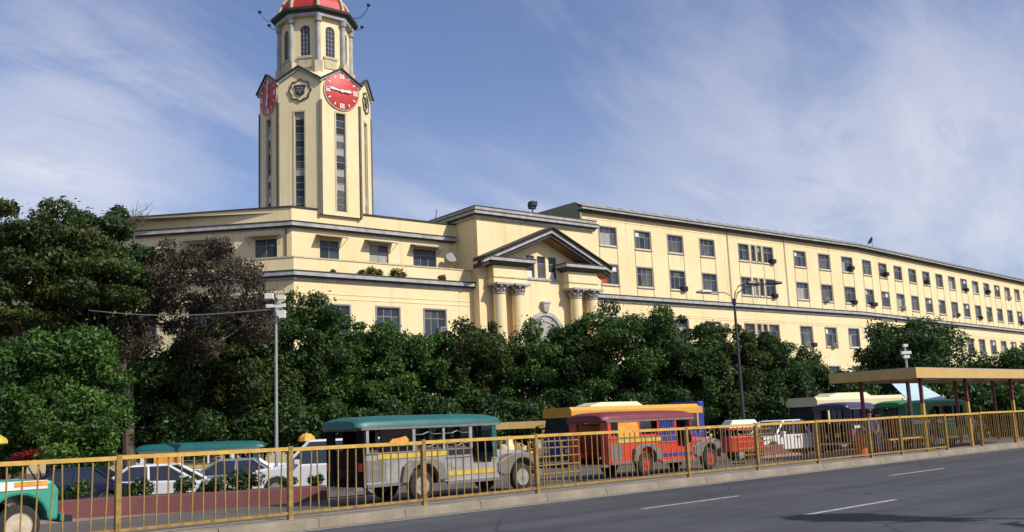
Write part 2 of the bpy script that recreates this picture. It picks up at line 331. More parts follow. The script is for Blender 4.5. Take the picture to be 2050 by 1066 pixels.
def win_mesh(w, h, nx, nz, casing):
    k = (round(w, 1), round(h, 1), nx, nz, casing)
    if k in _wc: return _wc[k]
    b = MB(); f = .07
    if casing:                                                      # flat grey surround standing proud of the plaster
        c = .13; y0, y1 = -.05, .02
        b.box(-c, 0, y0, y1, -c, h+c); b.box(w, w+c, y0, y1, -c, h+c); b.box(0, w, y0, y1, h, h+c); b.box(-c-.05, w+c+.05, y0-.06, y1, -c-.08, -c)
    y0, y1 = .13, .20
    b.box(0, f, y0, y1, 0, h); b.box(w-f, w, y0, y1, 0, h); b.box(f, w-f, y0, y1, 0, f); b.box(f, w-f, y0, y1, h-f, h)
    for i in range(1, nx): x = w*i/nx; b.box(x-.03, x+.03, y0+.01, y1-.01, f, h-f)
    for j in range(1, nz): z = h*(j/nz if nz > 2 else .68); b.box(f, w-f, y0+.015, y1-.015, z-.03, z+.03)
    fr = b.mesh('window', M['greywin']); panes = []
    for q in range(6):
        p = MB(); r = random.Random(q*7+int(w*10))
        for i in range(nx):
            for j in range(nz):
                p.cur = r.choices(range(6), (6, 4, 3, 2.0, 1.6, .3))[0]
                zz = [0, .68*h, h] if nz == 2 else [h*t/nz for t in range(nz+1)]
                y = .17+r.uniform(-.012, .012); dz = r.uniform(-.01, .01)
                p.quad((w*i/nx, y+dz, zz[j]), (w*(i+1)/nx, y-dz, zz[j]), (w*(i+1)/nx, y-dz, zz[j+1]), (w*i/nx, y+dz, zz[j+1]))
        panes.append(p.mesh('pane', [M['glassA'], M['glassB'], M['glassC'], M['glassD'], M['curtain'], M['paper']]))
    _wc[k] = (fr, panes); return _wc[k]
def windows(F, ops, y, casing=True):
    out = []
    for o in ops:
        w, h = o[1]-o[0], o[3]-o[2]; nx = o[4] if len(o) > 4 else (3 if w > 2 else (2 if w > 1 else 1))
        fr, panes = win_mesh(w, h, nx, 2, casing)
        wo = put(fr, 'window', HALL, F @ Matrix.Translation((o[0], y, o[2])))
        put(rngw.choice(panes), 'pane', wo); out.append(wo)
    return out
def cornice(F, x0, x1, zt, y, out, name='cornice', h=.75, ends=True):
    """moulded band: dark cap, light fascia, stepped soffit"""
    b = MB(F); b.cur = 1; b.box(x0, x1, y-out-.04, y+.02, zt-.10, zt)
    b.cur = 0; b.box(x0, x1, y-out, y+.02, zt-.42, zt-.10); b.cur = 1; b.box(x0, x1, y-out*.72, y+.02, zt-.55, zt-.42); b.cur = 0; b.box(x0, x1, y-out*.35, y+.02, zt-h, zt-.55)  # dark step below the fascia: the cornice's shadow, painted into its colour
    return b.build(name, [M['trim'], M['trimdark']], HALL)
# --- front block: lower storeys, two faces meeting at an obtuse corner
opsA = [(x, x+2.3, z0, z1) for x in (2.85, 7.83, 12.78) for z0, z1 in ((10.1, 12.55), (5.3, 7.7), (1.2, 3.4))]
b = facade(MB(FA), 0, 18.28, -.6, 16.40, opsA); b.build('wall', M['wall'], HALL)
windows(FA, opsA, 0)
opsL = [(x-2.3, x, z0, z1) for x in (-1.9, -6.9, -11.9, -16.9, -21.9, -26.9, -31.9, -36.9) for z0, z1 in ((10.1, 12.55), (5.3, 7.7), (1.2, 3.4))]
facade(MB(FL), -42, 0, -.6, 16.40, opsL).build('wall', M['wall'], HALL); windows(FL, opsL, 0)
cornice(FA, -.23, 18.9, 15.28, 0, .55); cornice(FL, -42, .23, 15.275, 0, .55)
for F, x0, x1 in ((FA, -.03, 18.28), (FL, -42, .03)):
    b = MB(F); b.box(x0, x1, -.06, .3, 16.40, 16.52); b.build('parapet_cap', M['sill'], HALL)
    for z in (13.45, 13.05): b = MB(F); b.box(x0, x1, -.035, .02, z, z+.07); b.build('string_course', M['wall'], HALL)
# --- front block: set-back top storey
b = MB(FA); b.quad((0, .0, 15.6), (18.28, .0, 15.6), (18.28, 2.6, 15.6), (1.0, 2.6, 15.6)); b.build('terrace', M['trimdark'], HALL)
b = MB(FL); b.quad((0, .0, 15.6), (-42, .0, 15.6), (-42, 2.6, 15.6), (-1.0, 2.6, 15.6)); b.build('terrace', M['trimdark'], HALL)
S = 2.5; XC = S*tan(radians(22.5))
opsA3 = [(3.70, 5.58, 16.75, 18.66), (8.66, 10.66, 16.75, 18.66), (13.35, 15.95, 16.75, 18.66)]
opsL3 = [(x-2.0, x, 16.75, 18.62) for x in (-2.34, -8.3, -13.4, -18.5, -23.6, -28.7)]
facade(MB(FA), XC, 18.28, 15.6, 21.28, opsA3, y=S).build('wall', M['wall'], HALL); windows(FA, opsA3, S, False)
facade(MB(FL), -42, -XC, 15.6, 21.28, opsL3, y=S).build('wall', M['wall'], HALL); windows(FL, opsL3, S, False)
cornice(FA, XC-.2, 18.0, 20.04, S, .5, h=.62); cornice(FL, -42, -XC+.2, 20.035, S, .5, h=.62)
for F, x0, x1 in ((FA, XC-.04, 18.28), (FL, -42, -XC+.04)):
    b = MB(F); b.box(x0, x1, S-.10, S+.35, 21.28, 21.42); b.build('parapet_cap', M['trimdark'], HALL)
b = MB(FA); b.add([(XC, S+.2, 20.9), (18.3, S+.2, 20.9), (18.3, 26, 20.9), (-40, 40, 20.9), (-30, 28, 20.9)], [(0, 1, 2, 3, 4)]); b.build('roof', M['roofmetal'], HALL)
def awning(F, x0, x1, z, y, out, m, drop=.28):
    b = MB(F)
    b.add([(x0, y, z), (x1, y, z), (x1+.08, y-out, z-drop), (x0-.08, y-out, z-drop), (x0, y, z+.06), (x1, y, z+.06), (x1+.08, y-out, z-drop+.06), (x0-.08, y-out, z-drop+.06)],
          [(0, 1, 2, 3), (4, 7, 6, 5), (0, 4, 5, 1), (1, 5, 6, 2), (2, 6, 7, 3), (3, 7, 4, 0)])
    for x in (x0+.02, x1-.02): b.tube([(x, y, z-.75), (x, y-out+.06, z-drop)], .025, 6)
    b.build('awning', m, HALL)
M['awn1'] = mat('rusty_awning_sheet', (.24, .15, .10), .8, 0, .4, 5); M['awn2'] = mat('grey_awning_sheet', (.17, .165, .15), .8, 0, .4, 4)
awning(FA, 3.35, 5.95, 19.05, S, 1.0, M['awn1']); awning(FA, 8.2, 11.1, 19.0, S, .95, M['awn2']); awning(FA, 13.1, 16.2, 18.98, S, .95, M['awn2'])
awning(FL, -4.85, -2.05, 18.98, S, .95, M['awn2']); awning(FL, -10.8, -7.9, 18.98, S, .95, M['awn2'])
b = MB(FL); b.box(-.55-XC, -.42-XC, S-.10, S+.02, 15.7, 19.4); b.build('drain_pipe', M['awn1'], HALL)
# --- portico block
PX0, PX1, PY = 18.28, 33.2, -1.0
opsP = [(24.05, 25.12, 16.05, 18.25, 1), (25.5, 26.57, 16.05, 18.25, 1), (26.95, 28.0, 16.05, 18.25, 1)]
b = facade(MB(FA), PX0, PX1, -.6, 22.0, opsP, y=PY)
for x in (PX0, PX1): b.quad((x, PY, -.6), (x, 14, -.6), (x, 14, 22.0), (x, PY, 22.0))
b.build('wall', M['wall'], HALL); windows(FA, opsP, PY, False)
b = MB(FA); b.box(23.8, 28.3, PY-.14, PY+.02, 15.82, 16.0); b.build('sill', M['trim'], HALL)
for x0, x1 in ((24.12, 24.9), (27.0, 27.7)):                        # paper sheets stuck low inside the panes
    b = MB(FA); b.quad((x0, PY+.15, 16.1), (x1, PY+.15, 16.1), (x1, PY+.15, 16.75), (x0, PY+.15, 16.75)); b.build('paper_sheet', M['paper'], HALL)
b = MB(FA)                                                          # crowning cornice wraps three sides
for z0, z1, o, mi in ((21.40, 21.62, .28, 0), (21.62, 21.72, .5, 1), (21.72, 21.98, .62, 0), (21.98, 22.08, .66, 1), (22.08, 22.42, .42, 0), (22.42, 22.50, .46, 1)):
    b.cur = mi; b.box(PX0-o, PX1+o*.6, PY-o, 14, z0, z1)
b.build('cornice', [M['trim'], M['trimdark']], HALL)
cx = 25.85; YP = -2.15                                               # pediment plane
for xa, xb in ((19.25, 23.3), (28.6, 32.5)):                        # broken entablature over each column pair
    b = MB(FA); b.box(xa, xb, YP+.1, PY+.02, 15.1, 16.75); b.build('entablature', M['wall'], HALL)
    b = MB(FA); b.box(xa-.06, xb+.06, YP+.02, PY+.02, 15.62, 15.74); b.build('moulding', M['sill'], HALL)
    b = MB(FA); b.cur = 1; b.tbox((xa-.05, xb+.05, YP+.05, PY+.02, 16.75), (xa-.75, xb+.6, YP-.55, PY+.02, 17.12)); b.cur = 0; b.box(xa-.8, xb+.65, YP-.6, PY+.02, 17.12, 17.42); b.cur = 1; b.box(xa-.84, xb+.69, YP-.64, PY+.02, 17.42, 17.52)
    b.build('entablature_cornice', [M['trim'], M['trimdark']], HALL)
AX, AZT, EX, EZ = cx+.3, 20.95, 8.15, 17.45
def rake(s):
    x1 = cx+s*EX
    def seg(b, h0, h1, y0, y1):
        q = [(x1, EZ+h0), (AX, AZT+h0), (AX, AZT+h1), (x1, EZ+h1)]; b.prism(q, y0, y1, 'y')
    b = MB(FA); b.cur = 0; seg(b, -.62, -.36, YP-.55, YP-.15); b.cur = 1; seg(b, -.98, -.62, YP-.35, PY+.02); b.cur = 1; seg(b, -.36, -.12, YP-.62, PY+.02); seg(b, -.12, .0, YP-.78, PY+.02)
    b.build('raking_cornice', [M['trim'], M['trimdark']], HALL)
    b = MB(FA); seg(b, -1.06, -.99, YP-.1, PY+.03); b.build('soffit', M['soffit'], HALL)
rake(-1); rake(1)
cap = MB()
cap.lathe([(.56, 0), (.66, .05), (.66, .10), (.56, .14)], seg=16)
for tier, (zb, zt, r0, r1, k, ph) in enumerate(((.12, .52, .56, .80, 8, 0), (.45, .80, .60, .92, 8, pi/8))):
    for i in range(k):                                              # curled leaves in two tiers
        a = 2*pi*i/k+ph; wd = .20
        def pt(r, dz, s): return (r*cos(a)-s*wd*sin(a), r*sin(a)+s*wd*cos(a), dz)
        cap.add([pt(r0, zb, -1), pt(r0, zb, 1), pt(r0+.09, (zb+zt)/2, 1), pt(r0+.09, (zb+zt)/2, -1), pt(r1, zt, .6), pt(r1, zt, -.6), pt(r1+.02, zt-.12, .4), pt(r1+.02, zt-.12, -.4)],
                [(0, 1, 2, 3), (3, 2, 4, 5), (5, 4, 6, 7)])
cap.lathe([(.52, .1), (.55, .55), (.70, .86)], seg=16); cap.box(-.92, .92, -.92, .92, .86, 1.05)
capm = cap.mesh('capital', M['trim'])
colm = MB().lathe([(.80, -.6), (.80, 0), (.74, .15), (.66, .3), (.66, 4), (.63, 9), (.585, 14.02)], seg=24).mesh('column', M['wall'], 40)
for x in (20.05, 22.25, 29.65, 31.8):
    c = put(colm, 'column', HALL, FA @ Matrix.Translation((x, YP+.35, 0))); put(capm, 'capital', c, Matrix.Translation((0, 0, 14.03)))
# arched doorway: ring, keystone, fanlight, dark opening
def arch_ring(b, x, z, r0, r1, y0, y1, n=20):
    for i in range(n):
        a, c = pi*i/n, pi*(i+1)/n
        q = [(x+r0*cos(a), z+r0*sin(a)), (x+r1*cos(a), z+r1*sin(a)), (x+r1*cos(c), z+r1*sin(c)), (x+r0*cos(c), z+r0*sin(c))]; b.prism(q, y0, y1, 'y')
b = MB(FA); arch_ring(b, 26.1, 10.4, 1.95, 2.35, PY-.22, PY+.02)
for s in (-1, 1): b.box(26.1+s*2.15-.2, 26.1+s*2.15+.2, PY-.22, PY+.02, -.4, 10.4)
b.build('archivolt', M['trim'], HALL)
b = MB(FA); arch_ring(b, 26.1, 10.4, 1.35, 1.6, PY-.16, PY+.02); b.build('archivolt', M['trim'], HALL)
b = MB(FA); b.prism([(26.1+1.95*cos(pi*i/20), 10.4+1.95*sin(pi*i/20)) for i in range(21)], PY-.08, PY+.02, 'y'); b.box(24.15, 28.05, PY-.08, PY+.02, -.4, 10.4); b.build('door_surround', M['curtain'], HALL)
b = MB(FA); b.box(24.9, 27.3, PY-.12, PY+.02, -.4, 9.6); b.build('door', M['soffit'], HALL)
b = MB(FA); b.tbox((25.85, 26.35, PY-.42, PY, 12.7), (25.72, 26.48, PY-.5, PY, 13.5)); b.box(25.62, 26.58, PY-.56, PY, 13.5, 13.7); b.build('keystone', M['trim'], HALL)
# --- long wing, two straight runs meeting at a slight bend
BAYS = [(35.13, 37.55), (40.43, 42.8), (45.66, 48.05), (51.1, 53.5)]
NARROW = [(58.06, 59.87), (60.43, 61.11), (61.58, 62.27), (62.75, 64.55)]
BAYS2 = [(68.97, 71.35), (74.26, 76.62), (79.5, 81.85)]
ROWS = ((20.40, 22.34), (16.20, 18.28), (10.30, 12.68), (5.3, 7.7), (1.2, 3.4))
opsW = [(a, c, z0, z1) for a, c in BAYS+NARROW+BAYS2 for z0, z1 in ROWS]
ZE = 23.9
b = facade(MB(FA), 32.5, TB, -.6, ZE, opsW); b.quad((32.5, 0, -.6), (32.5, 16, -.6), (32.5, 16, ZE), (32.5, 0, ZE)); b.build('wall', M['wall'], HALL)
wA = windows(FA, opsW, 0)
bx = [(3.25+4.92*i-1.2, 3.25+4.92*i+1.2) for i in range(15)]
opsB = [(a, c, z0, z1) for a, c in bx for z0, z1 in ROWS]
facade(MB(FB), 0, 77, -.6, ZE, opsB).build('wall', M['wall'], HALL); wB = windows(FB, opsB, 0)
b = MB(FA); b.add([(34.95, .1, 16.3), (35.85, .1, 16.3), (35.85, .1, 17.3), (34.95, .1, 17.3)], [(0, 1, 2, 3)])
b = MB(FA); b.quad((35.3, .14, 16.28), (36.0, .14, 16.28), (36.0, .14, 17.3), (35.3, .14, 17.3)); b.build('red_curtain', M['redcurtain'], HALL)
cornice(FA, 33.0, TB+.03, 15.05, 0, .5); cornice(FB, -.03, 77, 15.045, 0, .5)
for F, x0, x1 in ((FA, 32.2, TB+.05), (FB, -.05, 77)):
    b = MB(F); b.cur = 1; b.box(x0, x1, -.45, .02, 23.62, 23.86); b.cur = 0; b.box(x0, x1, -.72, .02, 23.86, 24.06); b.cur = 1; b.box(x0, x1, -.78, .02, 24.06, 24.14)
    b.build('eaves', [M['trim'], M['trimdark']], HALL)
    for z in (13.2, 12.98, 23.05): b = MB(F); b.box(x0+1.2, x1, -.035, .02, z, z+.06); b.build('string_course', M['wall'], HALL)
    b = MB(F); n = int((x1-x0)/.9)                                   # ribbed roof sheets, low pitch
    for i in range(n):
        a0, a1 = x0+(x1-x0)*i/n, x0+(x1-x0)*(i+1)/n; h = .05*(i % 2)
        b.add([(a0, -.80, 24.16+h*.4), (a1, -.80, 24.16+h*.4), (a1, .35, 24.74+h), (a0, .35, 24.74+h), (a0, -.80, 24.13), (a1, -.80, 24.13), (a1, .35, 24.6), (a0, .35, 24.6)],
              [(0, 1, 2, 3), (0, 4, 5, 1), (0, 3, 7, 4), (1, 5, 6, 2)])
    b.quad((x0, .35, 24.74), (x1, .35, 24.74), (x1, 15.8, 24.9), (x0, 15.8, 24.9)); b.build('roof', M['roofmetal'], HALL)
b = MB(FA); b.prism([(-.3, 22.2), (15.8, 22.2), (15.8, 24.86), (.35, 24.72), (-.3, 24.1)], 32.22, 32.48, 'x'); b.build('gable_end', M['greenend'], HALL)
st = MB()                                                           # raised strips that frame each bay of windows
for F, cells in ((FA, BAYS+NARROW[:1]+NARROW[3:]+BAYS2), (FB, bx)):
    for a, c in cells:
        for x in (a-.16, c+.05):
            b = MB(F); b.box(x, x+.11, -.04, .02, 15.06, 20.05); b.build('pilaster_strip', M['sill'], HALL)
for x, F in ((56.0, FA), (67.0, FA)): b = MB(F); b.tube([(x, -.1, 15.1), (x, -.1, 23.6)], .05, 6); b.build('drain_pipe', M['trim'], HALL)

# ---------------------------------------------------------------- clock tower
TC = np.array([-17.93, 89.0])
TOWER = thing('clock_tower', (TC[0], TC[1], 20.9), 'tall octagonal cream clock tower with red dials and red domed lantern', 'tower')
T0 = -20.9                                                          # parts are written with heights above z = 0
def face(az, ap): return Matrix.Translation((0, 0, T0)) @ Matrix.Rotation(radians(180-az), 4, 'Z') @ Matrix.Translation((0, -ap, 0))   # x right, -y out
def octo(R, z, k=8): return [(R*sin(radians(22.5+45*i+AZA)), R*cos(radians(22.5+45*i+AZA)), z) for i in range(k)]
AP = 4.76; SD = 2*AP*tan(radians(22.5)); RT = AP/cos(radians(22.5))
FZ = [(141.5+45*i) % 360 for i in range(8)]
EV, PK = 33.3, 34.55
# shaft: eight panels with a tall window slot and a gable
b = MB()
for az in FZ:
    b.m4 = face(az, AP); h = SD/2
    facade(b, -h, h, 20.9, EV, [(-.46, .46, 21.3, 30.4)], depth=.3); b.add([(-h, 0, EV), (h, 0, EV), (0, 0, PK)], [(0, 1, 2)])
b.build('shaft', M['tower'], TOWER)
b = MB(Matrix.Translation((0, 0, T0)))
o1 = octo(RT, EV)
for i, az in enumerate(FZ): pass
b.add([*octo(RT, EV-.1), *octo(3.35, 35.0)], [tuple([i, (i+1) % 8, (i+1) % 8+8, i+8]) for i in range(8)]); b.build('shaft_roof', M['tower'], TOWER)
M['gab'] = M['trimdark']
strips = MB(); strips.box(-.12, .12, -.11, .10, 20.9, 31.4)
stm = strips.mesh('corner_strip', M['stripdark'])
slat = MB(); slat.box(-.46, -.39, .12, .22, 21.3, 30.4); slat.box(.39, .46, .12, .22, 21.3, 30.4)
for j in range(15): z = 21.3+9.1*j/14; slat.box(-.39, .39, .13, .21, z-.03, z+.03)
slm = slat.mesh('window', M['greywin'])
surr = MB(); surr.box(-.60, -.46, -.04, .02, 21.3, 30.55); surr.box(.46, .60, -.04, .02, 21.3, 30.55); surr.box(-.46, .46, -.04, .02, 30.4, 30.55); srm = surr.mesh('window_surround', M['sill'])
pm = [MB().quad((-.39, .18, 0), (.39, .16, 0), (.39, .16, .62), (-.39, .18, .62)).mesh('pane', M[k]) for k in ('glassA', 'glassB', 'glassC', 'curtain', 'paper')]
gb = MB()
for s in (-1, 1):
    h = SD/2+.16; gb.cur = 0
    gb.prism([(s*h, EV-.25), (0, PK-.18), (0, PK+.02), (s*h, EV-.05)], -.20, .05, 'y'); gb.cur = 1; gb.prism([(s*h, EV-.05), (0, PK+.02), (0, PK+.16), (s*h, EV+.09)], -.34, .05, 'y')
gbm = gb.mesh('gable_moulding', [M['trim'], M['trimdark']])
rngt = random.Random(5)
# dial
dial = MB().lathe([(1.72, .0), (1.72, -.10), (1.66, -.13), (0.01, -.13)], (0, 0, 0), 48, 'y').mesh('clock_dial', M['red'], 30)
tick = MB().box(-.05, .05, -.165, -.125, 1.30, 1.58).mesh('hour_mark', M['white'])
num = MB()
for x in (-.17, 0, .17): num.box(x-.05, x+.05, -.165, -.125, 1.18, 1.60)
num.box(-.25, .25, -.168, -.125, 1.18, 1.24); num.box(-.25, .25, -.168, -.125, 1.54, 1.60)
num = num.mesh('hour_numeral', M['white'])
def hand_mesh(l, w, tail):
    b = MB(); b.prism([(-w*.6, -tail), (w*.6, -tail), (w, l*.35), (w*1.6, l*.68), (w*.4, l*.8), (0, l), (-w*.4, l*.8), (-w*1.6, l*.68), (-w, l*.35)], -.22, -.18, 'y'); return b.mesh('hand', M['white'])
hm, hh = hand_mesh(1.55, .075, .35), hand_mesh(1.12, .10, .25)
hub = MB().lathe([(.16, -.13), (.16, -.24), (.01, -.25)], seg=14, axis='y').mesh('hub', M['white'])
rim = MB(); arch_ring(rim, 0, 0, 1.72, 1.80, -.12, .02, 24)
for i in range(24):
    a, c = pi+pi*i/24, pi+pi*(i+1)/24
    rim.prism([(1.72*cos(a), 1.72*sin(a)), (1.8*cos(a), 1.8*sin(a)), (1.8*cos(c), 1.8*sin(c)), (1.72*cos(c), 1.72*sin(c))], -.12, .02, 'y')
rimm = rim.mesh('dial_rim', M['sill'])
# emblem: scalloped ring round a small shield
em = MB(); n = 64
def lob(a, r): return r*(1+.075*cos(8*a))
for i in range(n):
    a, c = 2*pi*i/n, 2*pi*(i+1)/n
    for r0, r1 in ((.90, 1.0),): em.prism([(lob(a, r0)*cos(a), lob(a, r0)*sin(a)), (lob(a, r1)*cos(a), lob(a, r1)*sin(a)), (lob(c, r1)*cos(c), lob(c, r1)*sin(c)), (lob(c, r0)*cos(c), lob(c, r0)*sin(c))], -.12, .02, 'y')
emr = em.mesh('emblem_ring', M['bronze'])
disc = MB().prism([(lob(2*pi*i/48, .9)*cos(2*pi*i/48), lob(2*pi*i/48, .9)*sin(2*pi*i/48)) for i in range(48)], -.05, .02, 'y').mesh('emblem_disc', M['tower'])
sh = MB(); sh.prism([(-.58, .40), (-.46, .50), (.46, .50), (.58, .40), (.42, .05), (.40, -.34), (.14, -.46), (0, -.64), (-.14, -.46), (-.40, -.34), (-.42, .05)], -.14, -.04, 'y')
shm = sh.mesh('shield', M['bronze'])
shs = MB()
for z in (.20, .04, -.12): shs.box(-.34, .34, -.17, -.14, z, z+.05)
shs.box(-.06, .06, -.18, -.14, -.30, -.16); shsm = shs.mesh('shield_band', M['lamppaint'])
for i, az in enumerate(FZ):
    m4 = face(az, AP)
    for s in ((-1,) if True else ()):
        pass
    put(srm, 'window_surround', TOWER, m4); w_ = put(slm, 'window', TOWER, m4)
    for j in range(14): put(rngt.choices(pm, (4, 4, 4, 1.5, .7))[0], 'pane', w_, Matrix.Translation((0, 0, 21.33+9.1*j/14)))
    put(gbm, 'gable_moulding', TOWER, m4)
    cm = Matrix.Translation((0, 0, T0)) @ Matrix.Rotation(radians(180-(az+22.5)), 4, 'Z') @ Matrix.Translation((0, -RT, 0)); put(stm, 'corner_strip', TOWER, cm)
    if i % 2 == 0:
        d = put(dial, 'clock_dial', TOWER, m4 @ Matrix.Translation((0.12, 0, 32.5))); put(rimm, 'dial_rim', d); put(hub, 'hub', d)
        for k in range(12):
            r = Matrix.Rotation(2*pi*k/12, 4, 'Y'); put(num if k % 3 == 0 else tick, 'hour_numeral' if k % 3 == 0 else 'hour_mark', d, r)
        put(hm, 'hand', d, Matrix.Rotation(2*pi*(46.3 if i != 2 else 0)/60, 4, 'Y')); put(hh, 'hand', d, Matrix.Rotation(2*pi*(2.9 if i != 2 else 6.1)/12, 4, 'Y') @ Matrix.Translation((0, -.045, 0)))
    else:
        d = put(disc, 'emblem', TOWER, m4 @ Matrix.Translation((.10, 0, 32.4))); put(emr, 'emblem_ring', d); put(shm, 'shield', d); put(shsm, 'shield_band', d)
# lantern
LA = 3.0; LS = 2*LA*tan(radians(22.5)); LR = LA/cos(radians(22.5)); LB, LT = 34.3, 40.15
ZA = 38.88                                                          # springing of the arched windows
b = MB()
for az in FZ:
    b.m4 = face(az, LA); h = LS/2; r = .475
    facade(b, -h, h, LB, LT, [(-r, r, 36.4, ZA+r)], depth=.22)
    arc = [(r*cos(pi*k/10), ZA+r*sin(pi*k/10)) for k in range(11)]
    for k in range(10):                                             # spandrels close the square head down to the arch
        (xa, za), (xb, zb) = arc[k], arc[k+1]; zt = ZA+r
        b.quad((xa, 0, za), (xb, 0, zb), (xb, 0, zt), (xa, 0, zt)); b.quad((xa, 0, za), (xb, 0, zb), (xb, .22, zb), (xa, .22, za))
b.build('lantern_wall', M['tower'], TOWER)
lw = MB(); r = .475
for x in (-.16, .16): lw.box(x-.022, x+.022, .08, .14, 36.4, ZA+r)
for j in range(8): z = 36.4+.42*j; lw.box(-r, r, .085, .135, z, z+.04)
for s in (-1, 1): lw.box(s*r-.05, s*r+.05, .06, .15, 36.4, ZA)
lwm = lw.mesh('lantern_window', M['greywin'])
lp = MB().prism([(-r, 36.4), (r, 36.4)]+[(r*cos(pi*k/10), ZA+r*sin(pi*k/10)) for k in range(11)], .12, .13, 'y').mesh('pane', M['glassB'])
ls = MB(); ls.box(-.72, .72, -.16, .02, 36.12, 36.32); ls.box(-.62, .62, -.08, .02, 35.2, 36.12); lsm = ls.mesh('lantern_sill', M['sill'])
lcol = MB().lathe([(.30, 34.2), (.30, 35.7), (.24, 35.75), (.22, 39.5), (.34, 39.6), (.36, 40.1), (.40, 40.15)], seg=12).mesh('lantern_column', M['trim'], 40)
lc2 = MB().box(-.36, .36, -.36, .36, 34.0, 35.7).mesh('column_base', M['sill'])
for i, az in enumerate(FZ):
    m4 = face(az, LA); w_ = put(lwm, 'lantern_window', TOWER, m4); put(lp, 'pane', w_); put(lsm, 'lantern_sill', TOWER, m4)
    cm = Matrix.Translation((0, 0, T0)) @ Matrix.Rotation(radians(180-(az+22.5)), 4, 'Z') @ Matrix.Translation((0, -LR-.10, 0))
    c = put(lcol, 'lantern_column', TOWER, cm); put(lc2, 'column_base', c)
b = MB(Matrix.Translation((0, 0, T0)))
def ring8(z0, z1, R0, R1): b.add([*octo(R0, z0), *octo(R1, z1)], [tuple(range(7, -1, -1)), tuple(range(8, 16))]+[(i, (i+1) % 8, (i+1) % 8+8, i+8) for i in range(8)])
b.cur = 0; ring8(40.1, 40.42, 3.72, 3.72); b.cur = 1; ring8(40.42, 40.62, 3.8, 4.05); b.cur = 1; ring8(40.62, 40.86, 4.12, 4.16); b.cur = 0; ring8(40.86, 41.1, 3.6, 3.5)
b.build('lantern_cornice', [M['trim'], M['trimdark']], TOWER)
prof = [(3.12*cos(radians(a)), 41.08+3.0*sin(radians(a))) for a in range(0, 90, 9)]
b = MB(Matrix.Translation((0, 0, T0))); vs = []; fs = []
for R, z in prof: vs += octo(R/cos(radians(22.5))*.97, z)
for j in range(len(prof)-1): fs += [(j*8+i, j*8+(i+1) % 8, j*8+8+(i+1) % 8, j*8+8+i) for i in range(8)]
b.add(vs, fs); DOME = b.build('dome', M['reddome'], TOWER)
for i in range(8):
    b = MB(Matrix.Translation((0, 0, T0))); b.tube([(octo(R/cos(radians(22.5)), z)[i]) for R, z in prof], .17, 6); b.build('dome_rib', M['sill'], DOME)
b = MB(Matrix.Translation((0, 0, T0))); b.lathe([(.7, 43.95), (.7, 44.5), (.9, 44.6), (.3, 45.2), (.08, 45.5), (.06, 47)], seg=12); b.build('finial', M['tower'], TOWER)
for az, l, dz in ((258, 1.25, .75), (100, 1.5, 1.05), (285, 1.0, .4), (60, .9, .3)):                 # floodlights on bent arms round the cornice
    d = dirn(az); r0 = 3.9; b = MB(Matrix.Translation((0, 0, T0)))
    b.tube([(d[0]*r, d[1]*r, z) for r, z in ((r0, 40.8), (r0+l*.45, 40.85), (r0+l*.8, 40.85+dz*.45), (r0+l, 40.85+dz))], .035, 6)
    a = b.build('lamp_arm', M['darksteel'], TOWER); b = MB(Matrix.Translation((0, 0, T0))); b.lathe([(.05, -.1), (.17, -.02), (.19, .12), (.06, .2)], (d[0]*(r0+l), d[1]*(r0+l), 40.9+dz), 10); b.build('floodlight', M['black'], a)
# ---------------------------------------------------------------- trees
def leaf_mesh(name, m, clumps, nleaf, size, seed, updir=.35):
    """diamond leaves scattered through clumps: rows (cx,cy,cz,rx,ry,rz); most sit near each clump's skin"""
    rs = np.random.RandomState(seed); C = np.array(clumps, float)
    vol = (C[:, 3]*C[:, 4]+C[:, 4]*C[:, 5]+C[:, 3]*C[:, 5]); idx = rs.choice(len(C), nleaf, p=vol/vol.sum())
    d = rs.normal(size=(nleaf, 3)); d /= np.linalg.norm(d, axis=1)[:, None]
    rad = np.clip(1-np.abs(rs.normal(0, .23, nleaf)), .15, 1)*rs.uniform(.9, 1.12, nleaf)
    rad = np.where(rs.rand(nleaf) < .13, rad*rs.uniform(1.1, 1.55, nleaf), rad)                    # loose sprays beyond the clumps
    p = C[idx, :3]+d*C[idx, 3:6]*rad[:, None]
    nrm = d*.8+rs.normal(size=(nleaf, 3))*.75+np.array([0, 0, updir]); nrm /= np.linalg.norm(nrm, axis=1)[:, None]
    a = np.cross(nrm, rs.normal(size=(nleaf, 3))); a /= np.linalg.norm(a, axis=1)[:, None]+1e-9; b = np.cross(nrm, a)
    s = size*rs.uniform(.5, 1.5, nleaf)[:, None]
    v = np.stack([p-a*s, p-b*s*.48+nrm*s*.12, p+a*s, p+b*s*.48+nrm*s*.12], 1).reshape(-1, 3)
    me = bpy.data.meshes.new(name); me.vertices.add(nleaf*4); me.vertices.foreach_set('co', v.ravel())
    me.loops.add(nleaf*4); me.loops.foreach_set('vertex_index', np.arange(nleaf*4, dtype=np.int32))
    me.polygons.add(nleaf); me.polygons.foreach_set('loop_start', np.arange(0, nleaf*4, 4, dtype=np.int32))
    at = me.attributes.new('tint', 'FLOAT', 'FACE')
    ct = rs.uniform(-.13, .13, len(C)); at.data.foreach_set('value', np.clip(rs.beta(2.2, 2.6, nleaf)+ct[idx], 0, 1).astype(np.float32))
    me.materials.append(m); me.update(calc_edges=True); return me
def crown_clumps(rs, rx, ry, rz, zc, k, cr, squash=.8, low=-.8):
    out = []
    while len(out) < k:
        d = rs.normal(size=3); d /= np.linalg.norm(d)
        if d[2] < low: continue
        q = rs.uniform(.42, .92); c = cr*rs.uniform(.65, 1.35)
        out.append((d[0]*rx*q, d[1]*ry*q, zc+d[2]*rz*q, c*rs.uniform(.6, 1.45), c*rs.uniform(.6, 1.45), c*squash*rs.uniform(.65, 1.4)))
    return out
